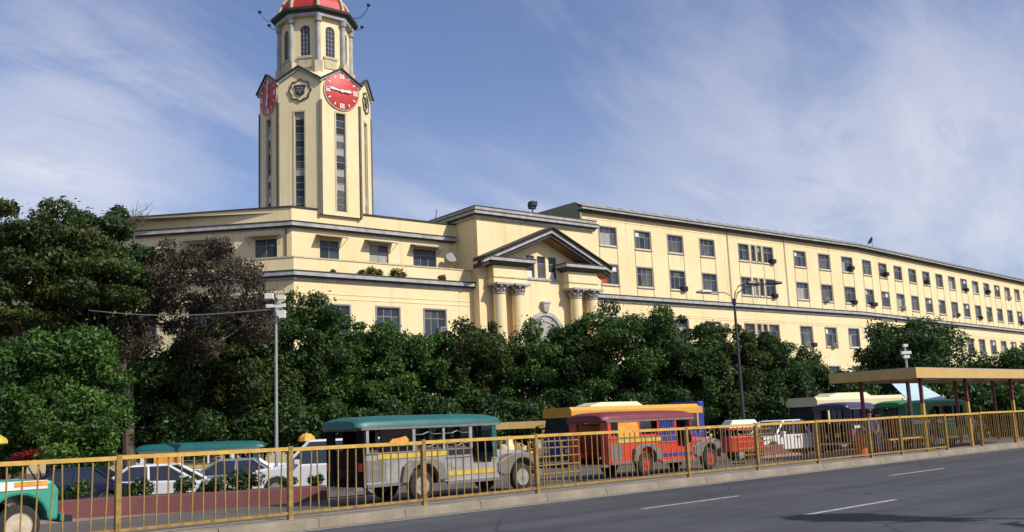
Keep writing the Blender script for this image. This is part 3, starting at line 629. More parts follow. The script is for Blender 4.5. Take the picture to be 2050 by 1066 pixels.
def limbs(b, rs, base, targets, r0, fork):
    """trunk to a fork, then tapered limbs reaching into the clumps"""
    b.tube([base, (base[0]*.6+fork[0]*.4, base[1]*.6+fork[1]*.4, base[2]*.5+fork[2]*.5), fork], [r0*1.25, r0, r0*.8], 9)
    for t in targets:
        f = Vector(fork); t = Vector(t); m = f.lerp(t, .5)+Vector((rs.uniform(-.3, .3), rs.uniform(-.3, .3), rs.uniform(.0, .5)))
        b.tube([f, m, t], [r0*.5, r0*.3, r0*.09], 6)
def tree(name, base, h, rx, ry, rz, leaf, label, seed, n=14000, size=.2, k=30, cr=1.2, trunk=.17, group=None, cat='tree', squash=.8, lean=(0, 0), low=-.75, rz_=0.0):
    rs = np.random.RandomState(seed)
    o = thing(name, base, label, cat, group, rz_); zc = h-rz
    cl = crown_clumps(rs, rx, ry, rz, zc, k, cr, squash, low)
    cl = [(c[0]+lean[0], c[1]+lean[1], *c[2:]) for c in cl]
    tb = MB(); fork = (lean[0]*.5, lean[1]*.5, max(1.0, zc-rz*.75)); pick = [cl[i][:3] for i in rs.choice(len(cl), min(9, len(cl)), False)]
    limbs(tb, rs, (0, 0, -.1), pick, trunk, fork); tb.build('trunk', M['bark'], o, 60)
    put(leaf_mesh('crown', M[leaf], cl, n, size, seed), 'crown', o); return o
def ground_z(p):
    n = p[0]*RN[0]+p[1]*RN[1]; return 0.0 if n < 23 else (-.38*(n-23)/7 if n < 30 else -.38-.02*(n-30)/60)
def tree_px(name, x, ytop, Y, wpx, leaf, label, seed, hpx=None, ry=None, **kw):
    """trunk stands at distance Y under pixel column x, crown top at pixel row ytop, crown wpx pixels wide and hpx tall"""
    top = at_depth(x, ytop, Y); z0 = ground_z(top); h = top.z-z0; rx = wpx/2*Y/FPX; rz = min((hpx or wpx)/2*Y/FPX, h*.49)
    return tree(name, (top.x, top.y, z0), h, rx, ry or rx, rz, leaf, label, seed, **kw)
G1 = 'dense green trees in a row before the building'
tree_px('acacia_tree', 60, 386, 46, 460, 'leafolive', 'tallest feathery dark green tree at the left edge of the picture', 1, 400, n=60000, size=.10, k=95, cr=.85, trunk=.28, squash=.42, ry=4.0)
tree_px('acacia_tree', 200, 405, 48, 230, 'leafdark', 'feathery green tree with twigs above the roof, right of the tallest tree', 2, 330, n=30000, size=.10, k=52, cr=.75, trunk=.2, squash=.42, ry=2.6)
tree_px('leafy_tree', 110, 650, 39, 330, 'leafmid', 'round green tree low at the left edge under the tallest tree', 4, 300, n=34000, size=.09, k=60, cr=.62, ry=2.4, low=-1)
tree_px('small_tree', 165, 770, 34, 150, 'leafbright', 'bright yellow-green small tree behind the red flowers at left', 5, 170, n=14000, size=.075, k=34, cr=.42, trunk=.08, low=-1)
tree_px('leafy_tree', 330, 690, 52, 210, 'leafdark', 'shaded dark tree right of the brown tree trunk', 31, 260, n=24000, size=.11, k=60, cr=.8, group=G1, low=-1)
for x, yt, Y, w, hp, leaf, sd, lab in (
    (455, 640, 55, 230, 250, 'leafolive', 11, 'green tree below the brown leaved crown, left of the thin pale pole'),
    (610, 588, 58, 210, 290, 'leafdark', 12, 'tall dark tree right behind the thin pale pole with white boxes'),
    (685, 620, 60, 180, 260, 'leafmid', 13, 'tree below the second awning window, rising above the teal jeepney roof'),
    (775, 668, 60, 190, 220, 'leafmid', 14, 'tree below the left lower window of the front block'),
    (868, 674, 61, 180, 210, 'leafmid', 15, 'tree below the right lower window of the front block'),
    (955, 645, 61, 190, 220, 'leafolive', 16, 'tree standing before the left column pair of the portico'),
    (1050, 664, 62, 190, 210, 'leafmid', 17, 'tree standing before the arched doorway of the portico'),
    (1135, 642, 62, 170, 220, 'leafdark', 18, 'tree standing before the right column pair of the portico'),
    (1250, 596, 62, 240, 290, 'leafmid', 19, 'tallest green tree of the row, right of the portico'),
    (1350, 636, 63, 190, 240, 'leafdark', 20, 'green tree right of the tallest tree in the row'),
    (1440, 655, 64, 170, 210, 'leafolive', 21, 'dark tree left of the double armed street lamp post'),
    (1525, 668, 66, 180, 210, 'leafdark', 22, 'dark tree right of the double armed street lamp post'),
    (1600, 706, 68, 120, 160, 'leafdark', 23, 'lowest tree at the right end of the row, left of the bare wall'),):
    tree_px('leafy_tree', x, yt-14, Y, w*1.08, leaf, lab, sd, 899-yt, n=40000, size=.105, k=90, cr=.66, group=G1, low=-1)
tree_px('leafy_tree', 1815, 630, 72, 215, 'leafdark', 'broad dark tree above the bus shelter roof before the long wing', 40, 190, n=34000, size=.12, k=60, cr=.95)
tree_px('leafy_tree', 1955, 705, 72, 130, 'leafdark', 'low dark tree above the right part of the shelter roof', 41, 130, n=9000, size=.13, k=26, cr=.85)
tree_px('leafy_tree', 2045, 690, 70, 110, 'leafmid', 'green tree cut by the right edge of the picture', 42, 140, n=9000, size=.13, k=26, cr=.85)
tree_px('leafy_tree', 1700, 745, 66, 140, 'leafdark', 'low tree hidden behind the left end of the shelter roof', 43, 120, n=8000, size=.13, k=26, cr=.8)
tree_px('leafy_tree', 1900, 765, 60, 240, 'leafdark', 'dark shrubby tree seen below the shelter roof', 44, 120, n=11000, size=.18, k=26, cr=1.0)
tree_px('leafy_tree', 2040, 770, 58, 150, 'leafmid', 'dark tree between the maroon posts of the shelter', 45, 120, n=9000, size=.18, k=20, cr=.9)
for x, yt, Y, w, hp, leaf, sd, lab in (
    (20, 560, 54, 260, 330, 'leafdark', 51, 'shaded dark tree in the left corner behind the round green tree'),
    (190, 590, 56, 230, 300, 'leafdark', 52, 'shaded dark tree behind the trunk of the brown tree'),
    (410, 655, 57, 200, 230, 'leafdark', 53, 'shaded dark tree under the brown crown, behind its right limbs'),
    (525, 610, 57, 150, 270, 'leafdark', 54, 'slim dark tree left of the thin pale pole, right of the brown crown'),):
    tree_px('leafy_tree', x, yt, Y, w, leaf, lab, sd, hp, n=24000, size=.12, k=60, cr=.85, low=-1)
HG = 'clipped shrubs under the trees'
for i, (x, yt) in enumerate(((30, 815), (120, 818), (215, 822), (310, 815), (405, 812), (500, 806), (590, 802), (685, 800), (780, 795), (875, 792), (970, 788), (1065, 786), (1160, 785), (1255, 782), (1350, 780), (1445, 776), (1540, 772), (1625, 770), (1720, 775))):
    tree_px('shrub', x, yt, 51+i*.7, 120, 'leafdark', f'low shaded shrub under the trees, {ORD[i]} of the row from the left', 300+i, 110, n=6500, size=.12, k=22, cr=.6, trunk=.06, group=HG, cat='shrub', low=-1)
# the brown tree: sparse dry leaves over a dense net of twigs
def brown_tree():
    top = at_depth(250, 465, 50); z0 = ground_z(top); rs = np.random.RandomState(77)
    base = at_depth(262, 880, 50); o = thing('dry_tree', (base.x, base.y, z0), 'half bare brown tree with dry leaves and forked trunk before the left facade', 'tree')
    def rel(x, y, Y=50): p = at_depth(x, y, Y); return (p.x-base.x, p.y-base.y, p.z-z0)
    cl = []
    for _ in range(120):
        x = rs.uniform(228, 535); yt = 468+max(0, 330-x)*.45 if x < 450 else 468+(x-450)*.8
        y = rs.uniform(yt+14, 720-(.15*abs(x-380))); p = rel(x, y, 50+rs.uniform(-2.6, 2.2)); c = rs.uniform(.4, .75); cl.append((*p, c, c, c*.8))
    b = MB(); fork = rel(240, 690)
    b.tube([(0, 0, -.1), rel(255, 800), fork], [.33, .27, .22], 10)
    f2 = rel(300, 640); b.tube([fork, f2], [.17, .12], 8); f3 = rel(235, 600); b.tube([fork, f3], [.16, .10], 8)
    nodes = []
    for x, y in ((262, 575), (300, 560), (345, 545), (395, 535), (440, 560), (330, 610), (385, 600), (440, 610), (495, 600), (365, 655), (430, 660), (490, 645), (250, 640), (300, 680)):
        q = Vector(rel(x, y, 50+rs.uniform(-1.5, 1.5))); s0 = Vector(min((f2, f3, fork, *[tuple(n_) for n_ in nodes[-3:]]), key=lambda p_: (Vector(p_)-q).length))
        b.tube([s0, s0.lerp(q, .35)+Vector((rs.uniform(-.2, .2), 0, -.15)), s0.lerp(q, .7)+Vector((0, rs.uniform(-.2, .2), .1)), q], [.085, .07, .055, .04], 6); nodes.append(q)
    for c in cl:
        e = Vector(c[:3]); s0 = min(nodes, key=lambda p_: (p_-e).length); m = s0.lerp(e, .5)+Vector((rs.uniform(-.25, .25), rs.uniform(-.25, .25), rs.uniform(-.1, .25))); b.tube([s0, m, e], [.036, .026, .014], 5)
        for _ in range(20):
            d = Vector(rs.normal(size=3)).normalized()*rs.uniform(.35, .95); k = e+d*.5+Vector(rs.normal(size=3))*.12; b.tube([e+d*.05, k, e+d], [.013, .009, .005], 3, False)
    b.build('trunk', M['twig'], o)
    put(leaf_mesh('crown', M['leafbrown'], cl, 46000, .07, 78, .1), 'crown', o)
brown_tree()
def twig_top():
    p = at_depth(268, 440, 50); o = thing('bare_treetop', (p.x, p.y, ground_z(p)), 'bare grey twiggy treetop against the sky over the left facade', 'tree'); rs = np.random.RandomState(9); b = MB()
    zb = p.z-ground_z(p); b.tube([(0, 0, -.1), (.1, 0, zb*.6), (0, 0, zb)], [.14, .09, .05], 7)
    for i in range(26):
        a = rs.uniform(0, 2*pi); l = rs.uniform(.5, 1.7); s = Vector((0, 0, zb-rs.uniform(0, 1.0))); e = s+Vector((cos(a)*l*.7, sin(a)*l*.7, l*rs.uniform(.5, 1.0)))
        b.tube([s, s.lerp(e, .5)+Vector((0, 0, .1)), e], [.022, .013, .006], 4, False)
        for _ in range(3): b.tube([s.lerp(e, .6), s.lerp(e, .6)+Vector(rs.normal(size=3))*.3], [.008, .005], 3, False)
    b.build('trunk', M['twig'], o)
twig_top()
# street tree beside the camera, out of the picture: its shade falls on the road
tp = RP(18.2, -.4); tree('street_tree', (tp.x, tp.y, .15), 8.0, 3.3, .7, .6, 'leafmid', 'street tree beside the near pavement outside the picture', 60, n=1500, size=.2, k=7, cr=.36, squash=.3, trunk=.10, rz_=radians(132.7))
# weeds rooted on the terrace cornice
rw = random.Random(8)
for i, (x, y, s) in enumerate(((722, 549, .5), (740, 546, .8), (757, 548, .55), (790, 551, .8), (803, 553, .5), (664, 541, .3), (882, 559, .5))):
    t_ = at_depth(x, y, 82); d = ray(x, y); q = None
    # on the lower cornice of the front block
    Pn = P0; a2 = dirn(AZA); den = a2[0]*d[1]-a2[1]*d[0]; tt = (-(Pn[0])*d[1]+Pn[1]*d[0])/den
    w = FA @ Vector((tt, -.25, 15.28)); loc = (w.x+P0[0], w.y+P0[1], w.z-.45)
    o = thing('weed_plant', loc, f'{ORD[i]} tuft of yellow-green weeds on the front cornice ledge, counted as built from left' if False else ['weed tuft left of the middle of the cornice weeds', 'largest weed tuft in the cornice clump below the awnings', 'weed tuft right beside the largest clump on the cornice', 'second large weed tuft on the cornice, right of the clump', 'small weed tuft right of the second large clump', 'tiny weed tuft leftmost on the cornice ledge', 'weed tuft nearest the portico on the cornice ledge'][i], 'plant', 'weeds growing on the cornice')
    rs = np.random.RandomState(90+i); put(leaf_mesh('leaves', M['leafyel'], [(rw.uniform(-.3, .3)*s, rw.uniform(-.1, .1), .3*s+rw.uniform(0, .4)*s, (.45*s), .25*s, .38*s) for _ in range(7)], 300, .11, 90+i), 'leaves', o)
    b = MB(); [b.tube([(0, 0, -.03), (rw.uniform(-.3, .3)*s, 0, .5*s)], [.02, .01], 4) for _ in range(3)]; b.build('stem', M['twig'], o)
# ---------------------------------------------------------------- yellow railing along the kerb
M['yellow'] = mat('weathered_shaded_yellow_paint', (.40, .25, .05), .65, 0, .38, 7.0, .2, 30, col2=(.15, .085, .035))  # darker than the top rail: weathering, rust and painted-in shade together
M['yellowtop'] = mat('yellow_paint', (.66, .42, .07), .55, 0, .2, 5.0, col2=(.44, .25, .06))
FN = 16.9; FZ0, FZ1 = .165, 1.48
POSTS = [3.15, 6.4, 9.63, 12.8, 16.1, 21.8, 25.1, 28.45, 31.85, 34.05, 37.7, 40.9, 44.3, 47.6]
FENCE = thing('pedestrian_railing', RP(0, FN, .165), 'long yellow steel pedestrian railing with thin upright bars along the kerb', 'railing', rz=radians(90-ROAD))
pm_ = MB().box(-.045, .045, -.045, .045, -.02, 1.36).mesh('post', M['yellow'])
bm_ = MB().box(-.011, .011, -.011, .011, .14, 1.29).mesh('bar', M['yellow'])
rf = random.Random(3)
for i, t in enumerate(POSTS):
    put(pm_, 'post', FENCE, Matrix.Translation((t, 0, 0)) @ Matrix.Rotation(rf.uniform(-.02, .02), 4, 'Y'))
    if i == len(POSTS)-1: break
    t1 = POSTS[i+1]; dz = rf.uniform(-.012, .012); dz2 = rf.uniform(-.012, .012)
    b = MB(); b.add([(t+.045, -.035, 1.27+dz), (t1-.045, -.035, 1.27+dz2), (t1-.045, .035, 1.27+dz2), (t+.045, .035, 1.27+dz), (t+.045, -.035, 1.34+dz), (t1-.045, -.035, 1.34+dz2), (t1-.045, .035, 1.34+dz2), (t+.045, .035, 1.34+dz)],
                    [(0, 3, 2, 1), (4, 5, 6, 7), (0, 1, 5, 4), (1, 2, 6, 5), (2, 3, 7, 6), (3, 0, 4, 7)]); b.build('top_rail', M['yellowtop'], FENCE)
    if t < 37: b = MB(); b.box(t+.045, t1-.045, -.025, .025, .09, .14); b.build('bottom_rail', M['yellow'], FENCE)
    step = .215 if t < 25 else .19; n = int((t1-t-.1)/step)
    for k in range(1, n+1):
        put(bm_, 'bar', FENCE, Matrix.Translation((t+(t1-t)*k/(n+1)+rf.uniform(-.008, .008), 0, 0)) @ Matrix.Rotation(rf.choice((.006, .012, .02, .035))*rf.choice((-1, 1)), 4, 'Y'))

# ---------------------------------------------------------------- vehicles
M['tyre'] = mat('dusty_tyre', (.035, .032, .028), .9, 0, .3, 12); M['rimgrey'] = mat('steel_rim', (.38, .36, .32), .6, .3, .3, 8); M['rimred'] = mat('red_rim', (.35, .05, .03), .6, 0, .3, 8); M['rimcream'] = mat('cream_rim', (.62, .52, .36), .6, 0, .25, 8)
M['interior'] = mat('dark_interior', (.012, .011, .011), .9, spec=.1); M['seat'] = mat('worn_seat', (.09, .05, .035), .8)
M['carglass'] = mat('car_glass', (.025, .03, .04), .05, 0, .2, 2, spec=.8); M['chrome'] = mat('dull_chrome', (.50, .50, .49), .28, .85, .2, 6)
M['headlight'] = mat('headlamp_glass', (.62, .62, .6), .1, .3, .1); M['tail'] = mat('red_tail_lens', (.45, .02, .02), .25); M['amber'] = mat('amber_lens', (.7, .25, .02), .3)
M['silver'] = mat('bare_stainless_sheet', (.44, .435, .41), .45, .35, .38, 3.5, .1, 20); M['teal'] = mat('teal_paint', (.012, .125, .115), .45, 0, .3, 2); M['tealdark'] = mat('dark_teal_paint', (.01, .10, .085), .45)
M['mint'] = mat('mint_paint', (.05, .36, .25), .45, 0, .2, 3); M['jred'] = mat('bright_red_paint', (.66, .045, .02), .4, 0, .18, 3); M['maroon'] = mat('maroon_paint', (.20, .025, .03), .5, 0, .25, 3)
M['jblue'] = mat('blue_trim', (.03, .05, .30), .5, 0, .3, 4); M['jyellow'] = mat('sign_yellow', (.72, .52, .06), .5, 0, .35, 9, stretch=(2.2, 1, .4), col2=(.40, .27, .04)); M['jorange'] = mat('orange_art', (.80, .20, .03), .5, 0, .2, 5, col2=(.8, .45, .05)); M['carwhite'] = mat('white_car_paint', (.72, .72, .70), .25, 0, .08, 3)
M['carsilver'] = mat('silver_car_paint', (.30, .33, .38), .3, .4, .1, 3); M['carnavy'] = mat('navy_car_paint', (.02, .025, .06), .2, .1, .1, 3); M['dirtsilver'] = mat('dirty_fender', (.24, .22, .19), .65, .3, .4, 6)
M['green'] = mat('green_vehicle_paint', (.04, .25, .08), .5, 0, .2, 3); M['busyellow'] = mat('orange_bus_paint', (.70, .36, .05), .4, 0, .15, 2); M['cream'] = mat('cream_vehicle_paint', (.72, .62, .38), .5, 0, .12, 2); M['skyblue'] = mat('pale_blue_board', (.50, .66, .72), .6, 0, .2, 1.5); M['purple'] = mat('dark_purple_paint', (.05, .035, .10), .4, 0, .3, 3)
_wm = {}
def wheel(parent, x, y, r, w, rimm):
    """tyre with a dished rim; y sign tells the outer side"""
    s = 1 if y > 0 else -1; k = (round(r, 3), w, rimm, s)
    if k not in _wm:
        ty = MB().lathe([(r*.62, -w/2), (r*.86, -w/2), (r*.97, -w*.38), (r, -w*.2), (r, w*.2), (r*.97, w*.38), (r*.86, w/2), (r*.62, w/2)], seg=28, axis='y', cap=False).mesh('wheel', M['tyre'], 35)
        rm = MB(); o = s*w/2; rm.lathe([(r*.66, o*.9), (r*.61, o*1.02), (r*.52, o*.62), (r*.30, o*.55), (r*.26, o*.95), (r*.12, o*1.05), (.005, o*1.06)], seg=20, axis='y')
        rmm = rm.mesh('rim', M[rimm], 35)
        hl = MB()
        for i in range(5):
            a = 2*pi*i/5+.3; hl.lathe([(r*.105, o*.60), (r*.105, o*.68), (.002, o*.685)], (r*.42*cos(a), 0, r*.42*sin(a)), 8, 'y')
        _wm[k] = (ty, rmm, hl.mesh('rim_slot', M['black']))
    a, b_, c = _wm[k]; o = put(a, 'wheel', parent, Matrix.Translation((x, y, r))); put(b_, 'rim', o); put(c, 'rim_slot', o); return o
def arch_profile(x0, x1, zb, zt, arches, n=10):
    """side outline with wheel arches cut from the bottom edge"""
    p = [(x0, zb)]
    for cx_, rr in arches: p += [(cx_-rr*cos(pi*i/n), zb+rr*sin(pi*i/n)) for i in range(n+1)]
    return p+[(x1, zb), (x1, zt), (x0, zt)]
def loft(b, secs):
    """closed cross sections with equal point count"""
    n = len(secs[0]); vs = [p for s in secs for p in s]; fs = []
    for i in range(len(secs)-1):
        for k in range(n): fs.append((i*n+k, i*n+(k+1) % n, (i+1)*n+(k+1) % n, (i+1)*n+k))
    fs += [tuple(range(n-1, -1, -1)), tuple(range((len(secs)-1)*n, len(secs)*n))]; return b.add(vs, fs)
def veh(name, loc, az, label, cat, group=None): return thing(name, loc, label, cat, group, radians(90-az))
def jeepney(loc, az, label, body, roof, rim, sign='jyellow', art='jorange', trim='dirtsilver', inner='seat', wdt=1.68, H=2.04, nose='jeep', curtain=None, stripe=None, group='passenger jeepneys', ornaments=True):
    """origin on the ground under the rear end, x forwards"""
    v = veh('jeepney', loc, az, label, 'jeepney', group); hw = wdt/2; xr, xf, xw, L = 1.68, 5.10, 4.15, 5.75; sill = 1.22; zb = .42
    for s in (-1, 1):
        y0, y1 = (hw-.05, hw) if s > 0 else (-hw, -hw+.05)
        pr = [(0, zb)]+[(xr-.50*cos(pi*i/10), zb+.48*sin(pi*i/10)) for i in range(11)]+[(xw+.1, zb), (xw+.1, .98), (4.08, .82), (3.38, .82), (3.30, sill), (0, sill)]
        MB().prism(pr, y0, y1, 'y').build('side_panel', M[body], v)
        yo = s*(hw+.001)
        def plate(nm, x0, x1, z0, z1, m, d=.02):
            a, c = (hw, hw+d) if s > 0 else (-hw-d, -hw); return MB().box(x0, x1, a, c, z0, z1).build(nm, M[m], v)
        fp = [(1.0, .47), (1.08, .86), (1.32, 1.0), (2.05, 1.0), (2.30, .86), (2.42, .47), (2.16, .47)]+[(xr+.47*cos(pi*i/8), .47+.44*sin(pi*i/8)) for i in range(1, 8)]+[(1.20, .47)]
        a, c = (hw-.01, hw+.12) if s > 0 else (-hw-.12, -hw+.01); MB().prism(fp, a, c, 'y').build('rear_fender', M[trim], v, bevel=.02)
        plate('route_sign', .35, 2.5, 1.07, 1.19, sign); plate('moulding', .02, 3.3, 1.20, 1.235, 'chrome', .03); plate('moulding', 2.45, 3.32, 1.0, 1.02, 'chrome', .025)
        plate('name_board', 2.55, 3.3, 1.07, 1.19, 'black' if not stripe else stripe)
        plate('stripe', 2.50, 4.1, .55, .66, sign if not stripe else stripe, .015); plate('skirt', .05, 1.05, .42, .50, 'chrome', .03); plate('running_board', 2.45, 4.25, .34, .42, 'chrome', .06)
        for x in (.58, .98, 2.62, 3.0): plate('panel_seam', x, x+.02, .52, 1.05, trim, .008)
        plate('reflector', 2.7, 2.8, .72, .77, 'amber', .02)
        plate('wing_panel', .05, .55, .55, 1.05, trim, .01)
        for x, wd in ((.02, .10), (1.42, .09), (2.38, .07), (3.26, .10), (4.05, .10)):
            a, c = (hw-.05, hw-.005) if s > 0 else (-hw+.005, -hw+.05); MB().box(x, x+wd, a, c, sill, H-.22).build('pillar', M[body] if x < 4 else M[roof], v)
        plate('art_panel', .45, 1.42, sill+.02, H-.27, 'interior' if body == 'silver' else art, -.03)
        if body == 'silver': MB().prism([(.66, 1.42), (.80, 1.54), (1.0, 1.56), (1.2, 1.60), (1.30, 1.50), (1.2, 1.38), (.95, 1.40)], *((hw, hw+.012) if s > 0 else (-hw-.012, -hw)), 'y').build('painted_flame', M[art], v)
        a, c = (hw-.04, hw-.015) if s > 0 else (-hw+.015, -hw+.04)
        for x in ((1.51, 2.45) if ornaments else ()):              # bent rods and rings in the side openings
            o = MB(); mx = x+.42; ym = (a+c)/2
            for z, q in ((1.62, .06), (1.36, -.06)): o.tube([(x, ym, z), (mx-.18, ym, z), (mx, ym, z+q), (mx+.18, ym, z), (x+.83, ym, z)], .013, 5)
            o.build('window_grille', M['chrome'], v)
        if curtain:
            o = MB()
            for k in range(6): x = 2.5+.13*k; o.box(x, x+.09, a, c, 1.24, 1.70)
            o.build('curtain', M[curtain], v)
        for xx in (xr, xf): wheel(v, xx, s*(hw-.10), .365, .22, rim)
        if s: MB().box(.1, 3.2, *((.42, hw-.06) if s > 0 else (-hw+.06, -.42)), .62, .84).build('bench', M[inner], v)
        if s: MB().box(.1, 3.2, *((hw-.15, hw-.06) if s > 0 else (-hw+.06, -hw+.15)), .86, 1.30).build('bench_back', M[inner], v)
        a, c = (hw-.32, hw) if s > 0 else (-hw, -hw+.32); rp = MB().box(-.03, .04, a, c, .42, H-.24).build('rear_post', M['interior'] if body == 'silver' else M[body], v)
        MB().box(-.06, -.03, *((hw-.22, hw-.06) if s > 0 else (-hw+.06, -hw+.22)), .80, 1.0).build('tail_lamp', M['tail'], v)
    MB().box(.05, 4.2, -hw+.06, hw-.06, .40, .52).build('floor', M['interior'], v); MB().box(3.28, 3.33, -hw+.06, hw-.06, .52, 1.2).build('bulkhead', M['interior'], v)
    MB().box(3.4, 3.8, -hw+.15, hw-.15, .55, .85).build('driver_seat', M[inner], v); MB().box(3.38, 3.48, -hw+.15, hw-.15, .85, 1.35).build('driver_seat_back', M[inner], v)
    MB().box(-.22, -.02, -hw+.05, hw-.05, .36, .44).build('rear_step', M['chrome'], v)
    secs = []
    for x, ws, zt, zs in ((-.22, .90, -.02, -.20), (-.14, .98, .03, -.21), (.1, 1.02, .07, -.21), (1.0, 1.03, .09, -.21), (3.2, 1.03, .08, -.21), (4.1, 1.01, .05, -.21), (4.36+(.42 if nose != 'jeep' else 0), .97, .0, -.21), (4.44+(.45 if nose != 'jeep' else 0), .92, -.08, -.20)):
        w_ = hw*ws; secs.append([(x, w_*cos(pi*k/12)**.6 if k < 6 else (0 if k == 6 else -w_*abs(cos(pi*k/12))**.6), H-.20+max(0, (zt+.20))*sin(pi*k/12)**.7) for k in range(13)]+[(x, -w_*.96, H+zs-.02), (x, w_*.96, H+zs-.02)])
    loft(MB(), secs).build('roof', M[roof], v, 50)
    MB().box(-.1, 4.3, -hw-.02, hw+.02, H-.26, H-.20).build('roof_edge', M[trim], v)
    # windscreen, hood, grille, fenders
    fr = MB(); fr.box(4.12, 4.20, -hw, -hw+.09, .95, H-.22); fr.box(4.12, 4.20, hw-.09, hw, .95, H-.22); fr.box(4.12, 4.20, -hw+.09, hw-.09, .95, 1.08); fr.box(4.13, 4.19, -.03, .03, 1.08, H-.22); fr.build('windscreen_frame', M[roof], v)
    MB().quad((4.165, -hw+.09, 1.08), (4.165, hw-.09, 1.08), (4.165, hw-.09, H-.22), (4.165, -hw+.09, H-.22)).build('windscreen', M['carglass'], v)
    if nose == 'jeep':
        hwid = .52
        loft(MB(), [[(x, -w_, z0), (x, w_, z0), (x, w_, z1-.10), (x, w_*.8, z1), (x, -w_*.8, z1), (x, -w_, z1-.10)] for x, w_, z0, z1 in ((4.18, .62, .55, 1.14), (4.7, .56, .55, 1.12), (5.55, .50, .52, 1.06), (5.62, .48, .55, 1.02))]).build('hood', M[body] if body != 'silver' else M['silver'], v, 30)
        g = MB()
        for k in range(7): y = -.36+.12*k; g.box(5.62, 5.65, y-.03, y+.03, .60, .98)
        g.build('grille', M['chrome'], v)
        for s in (-1, 1):
            fp = [(4.2, .55), (4.2, .80), (4.45, .92), (4.75, 1.0), (5.35, 1.0), (5.6, .88), (5.68, .70), (5.55, .68)]+[(xf+.45*cos(pi*i/8), .44+.44*sin(pi*i/8)) for i in range(1, 8)]+[(4.62, .47), (4.4, .45)]
            MB().prism(fp, *((.50, hw+.04) if s > 0 else (-hw-.04, -.50)), 'y').build('front_fender', M[trim], v, bevel=.03)
            MB().lathe([(.02, 5.60), (.12, 5.66), (.13, 5.72), (.01, 5.75)], (0, s*.40, .86), 14, 'x').build('headlight', M['headlight'], v, 40)
            MB().lathe([(.02, 5.55), (.05, 5.60), (.05, 5.66), (.01, 5.68)], (0, s*.66, .98), 10, 'x').build('signal_lamp', M['amber'], v, 40)
    else:
        pr = arch_profile(4.2, L, .42, 1.16, [(xf, .47)]); pr = pr[:-2]+[(L, .95), (L-.12, 1.12), (4.2, 1.18)]
        MB().prism(pr, -hw, hw, 'y').build('hood', M[body], v, bevel=.05)
        for s in (-1, 1):
            MB().box(4.2, L-.2, *((hw, hw+.012) if s > 0 else (-hw-.012, -hw)), .98, 1.13).build('stripe', M['white'], v); MB().box(L-.75, L-.2, *((hw+.012, hw+.022) if s > 0 else (-hw-.022, -hw-.012)), 1.04, 1.12).build('stripe', M['jorange'], v)
            MB().lathe([(.02, L-.02), (.12, L), (.01, L+.03)], (0, s*.55, .82), 14, 'x').build('headlight', M['headlight'], v, 40)
        MB().box(L, L+.03, -.4, .4, .6, .95).build('grille', M['chrome'], v)
    MB().box(L-.05 if nose == 'jeep' else L+.04, L+.10, -hw, hw, .40, .52).build('front_bumper', M['chrome'] if nose == 'jeep' else M[body], v)
    if nose != 'jeep': MB().box(L+.10, L+.28, -hw+.1, hw-.1, .36, .47).build('bumper_bar', M['black'], v)
    for s in (-1, 1): b = MB(); b.tube([(4.2, s*hw, 1.25), (4.35, s*(hw+.16), 1.33)], .012, 5); b.box(4.32, 4.36, min(s*(hw+.10), s*(hw+.24)), max(s*(hw+.10), s*(hw+.24)), 1.26, 1.48); b.build('mirror', M['chrome'], v)
    MB().tube([(3.95, .3, 1.05), (3.85, .3, 1.1)], .17, 14).build('steering_wheel', M['black'], v)
    return v
def rp(t, n): p = RP(t, n); return (p.x, p.y, ground_z(p))
hwj = .84
jeepney(rp(13.42, 20.0+hwj), ROAD, 'stainless silver jeepney with rounded teal roof and yellow side lettering panels', 'silver', 'teal', 'rimgrey')
jeepney(rp(22.92, 20.75+hwj), ROAD, 'bright red jeepney with maroon roof, blue curtains and grey fenders', 'jred', 'maroon', 'rimred', curtain='jblue', stripe='jblue', inner='jred', H=1.98, ornaments=False)
jeepney(rp(.30, 18.75+hwj), ROAD, 'mint green jeepney nose with cream wheel cut by the left edge', 'mint', 'jyellow', 'rimcream', nose='flat', H=2.0, art='mint', sign='white', stripe='white', ornaments=False)
p = at_depth(290, 893, 38); jeepney((p.x, p.y, ground_z(p)), 78, 'jeepney with long teal roof behind the white cars at left', 'carwhite', 'teal', 'rimgrey', H=1.95, stripe='green')
p = at_depth(1640, 830, 46); jeepney((p.x+.6, p.y, ground_z(p)), 35, 'dark navy jeepney seen from behind, left of the shelter', 'carnavy', 'purple', 'rimgrey', H=2.2, art='carnavy', sign='white', stripe='purple', ornaments=False)

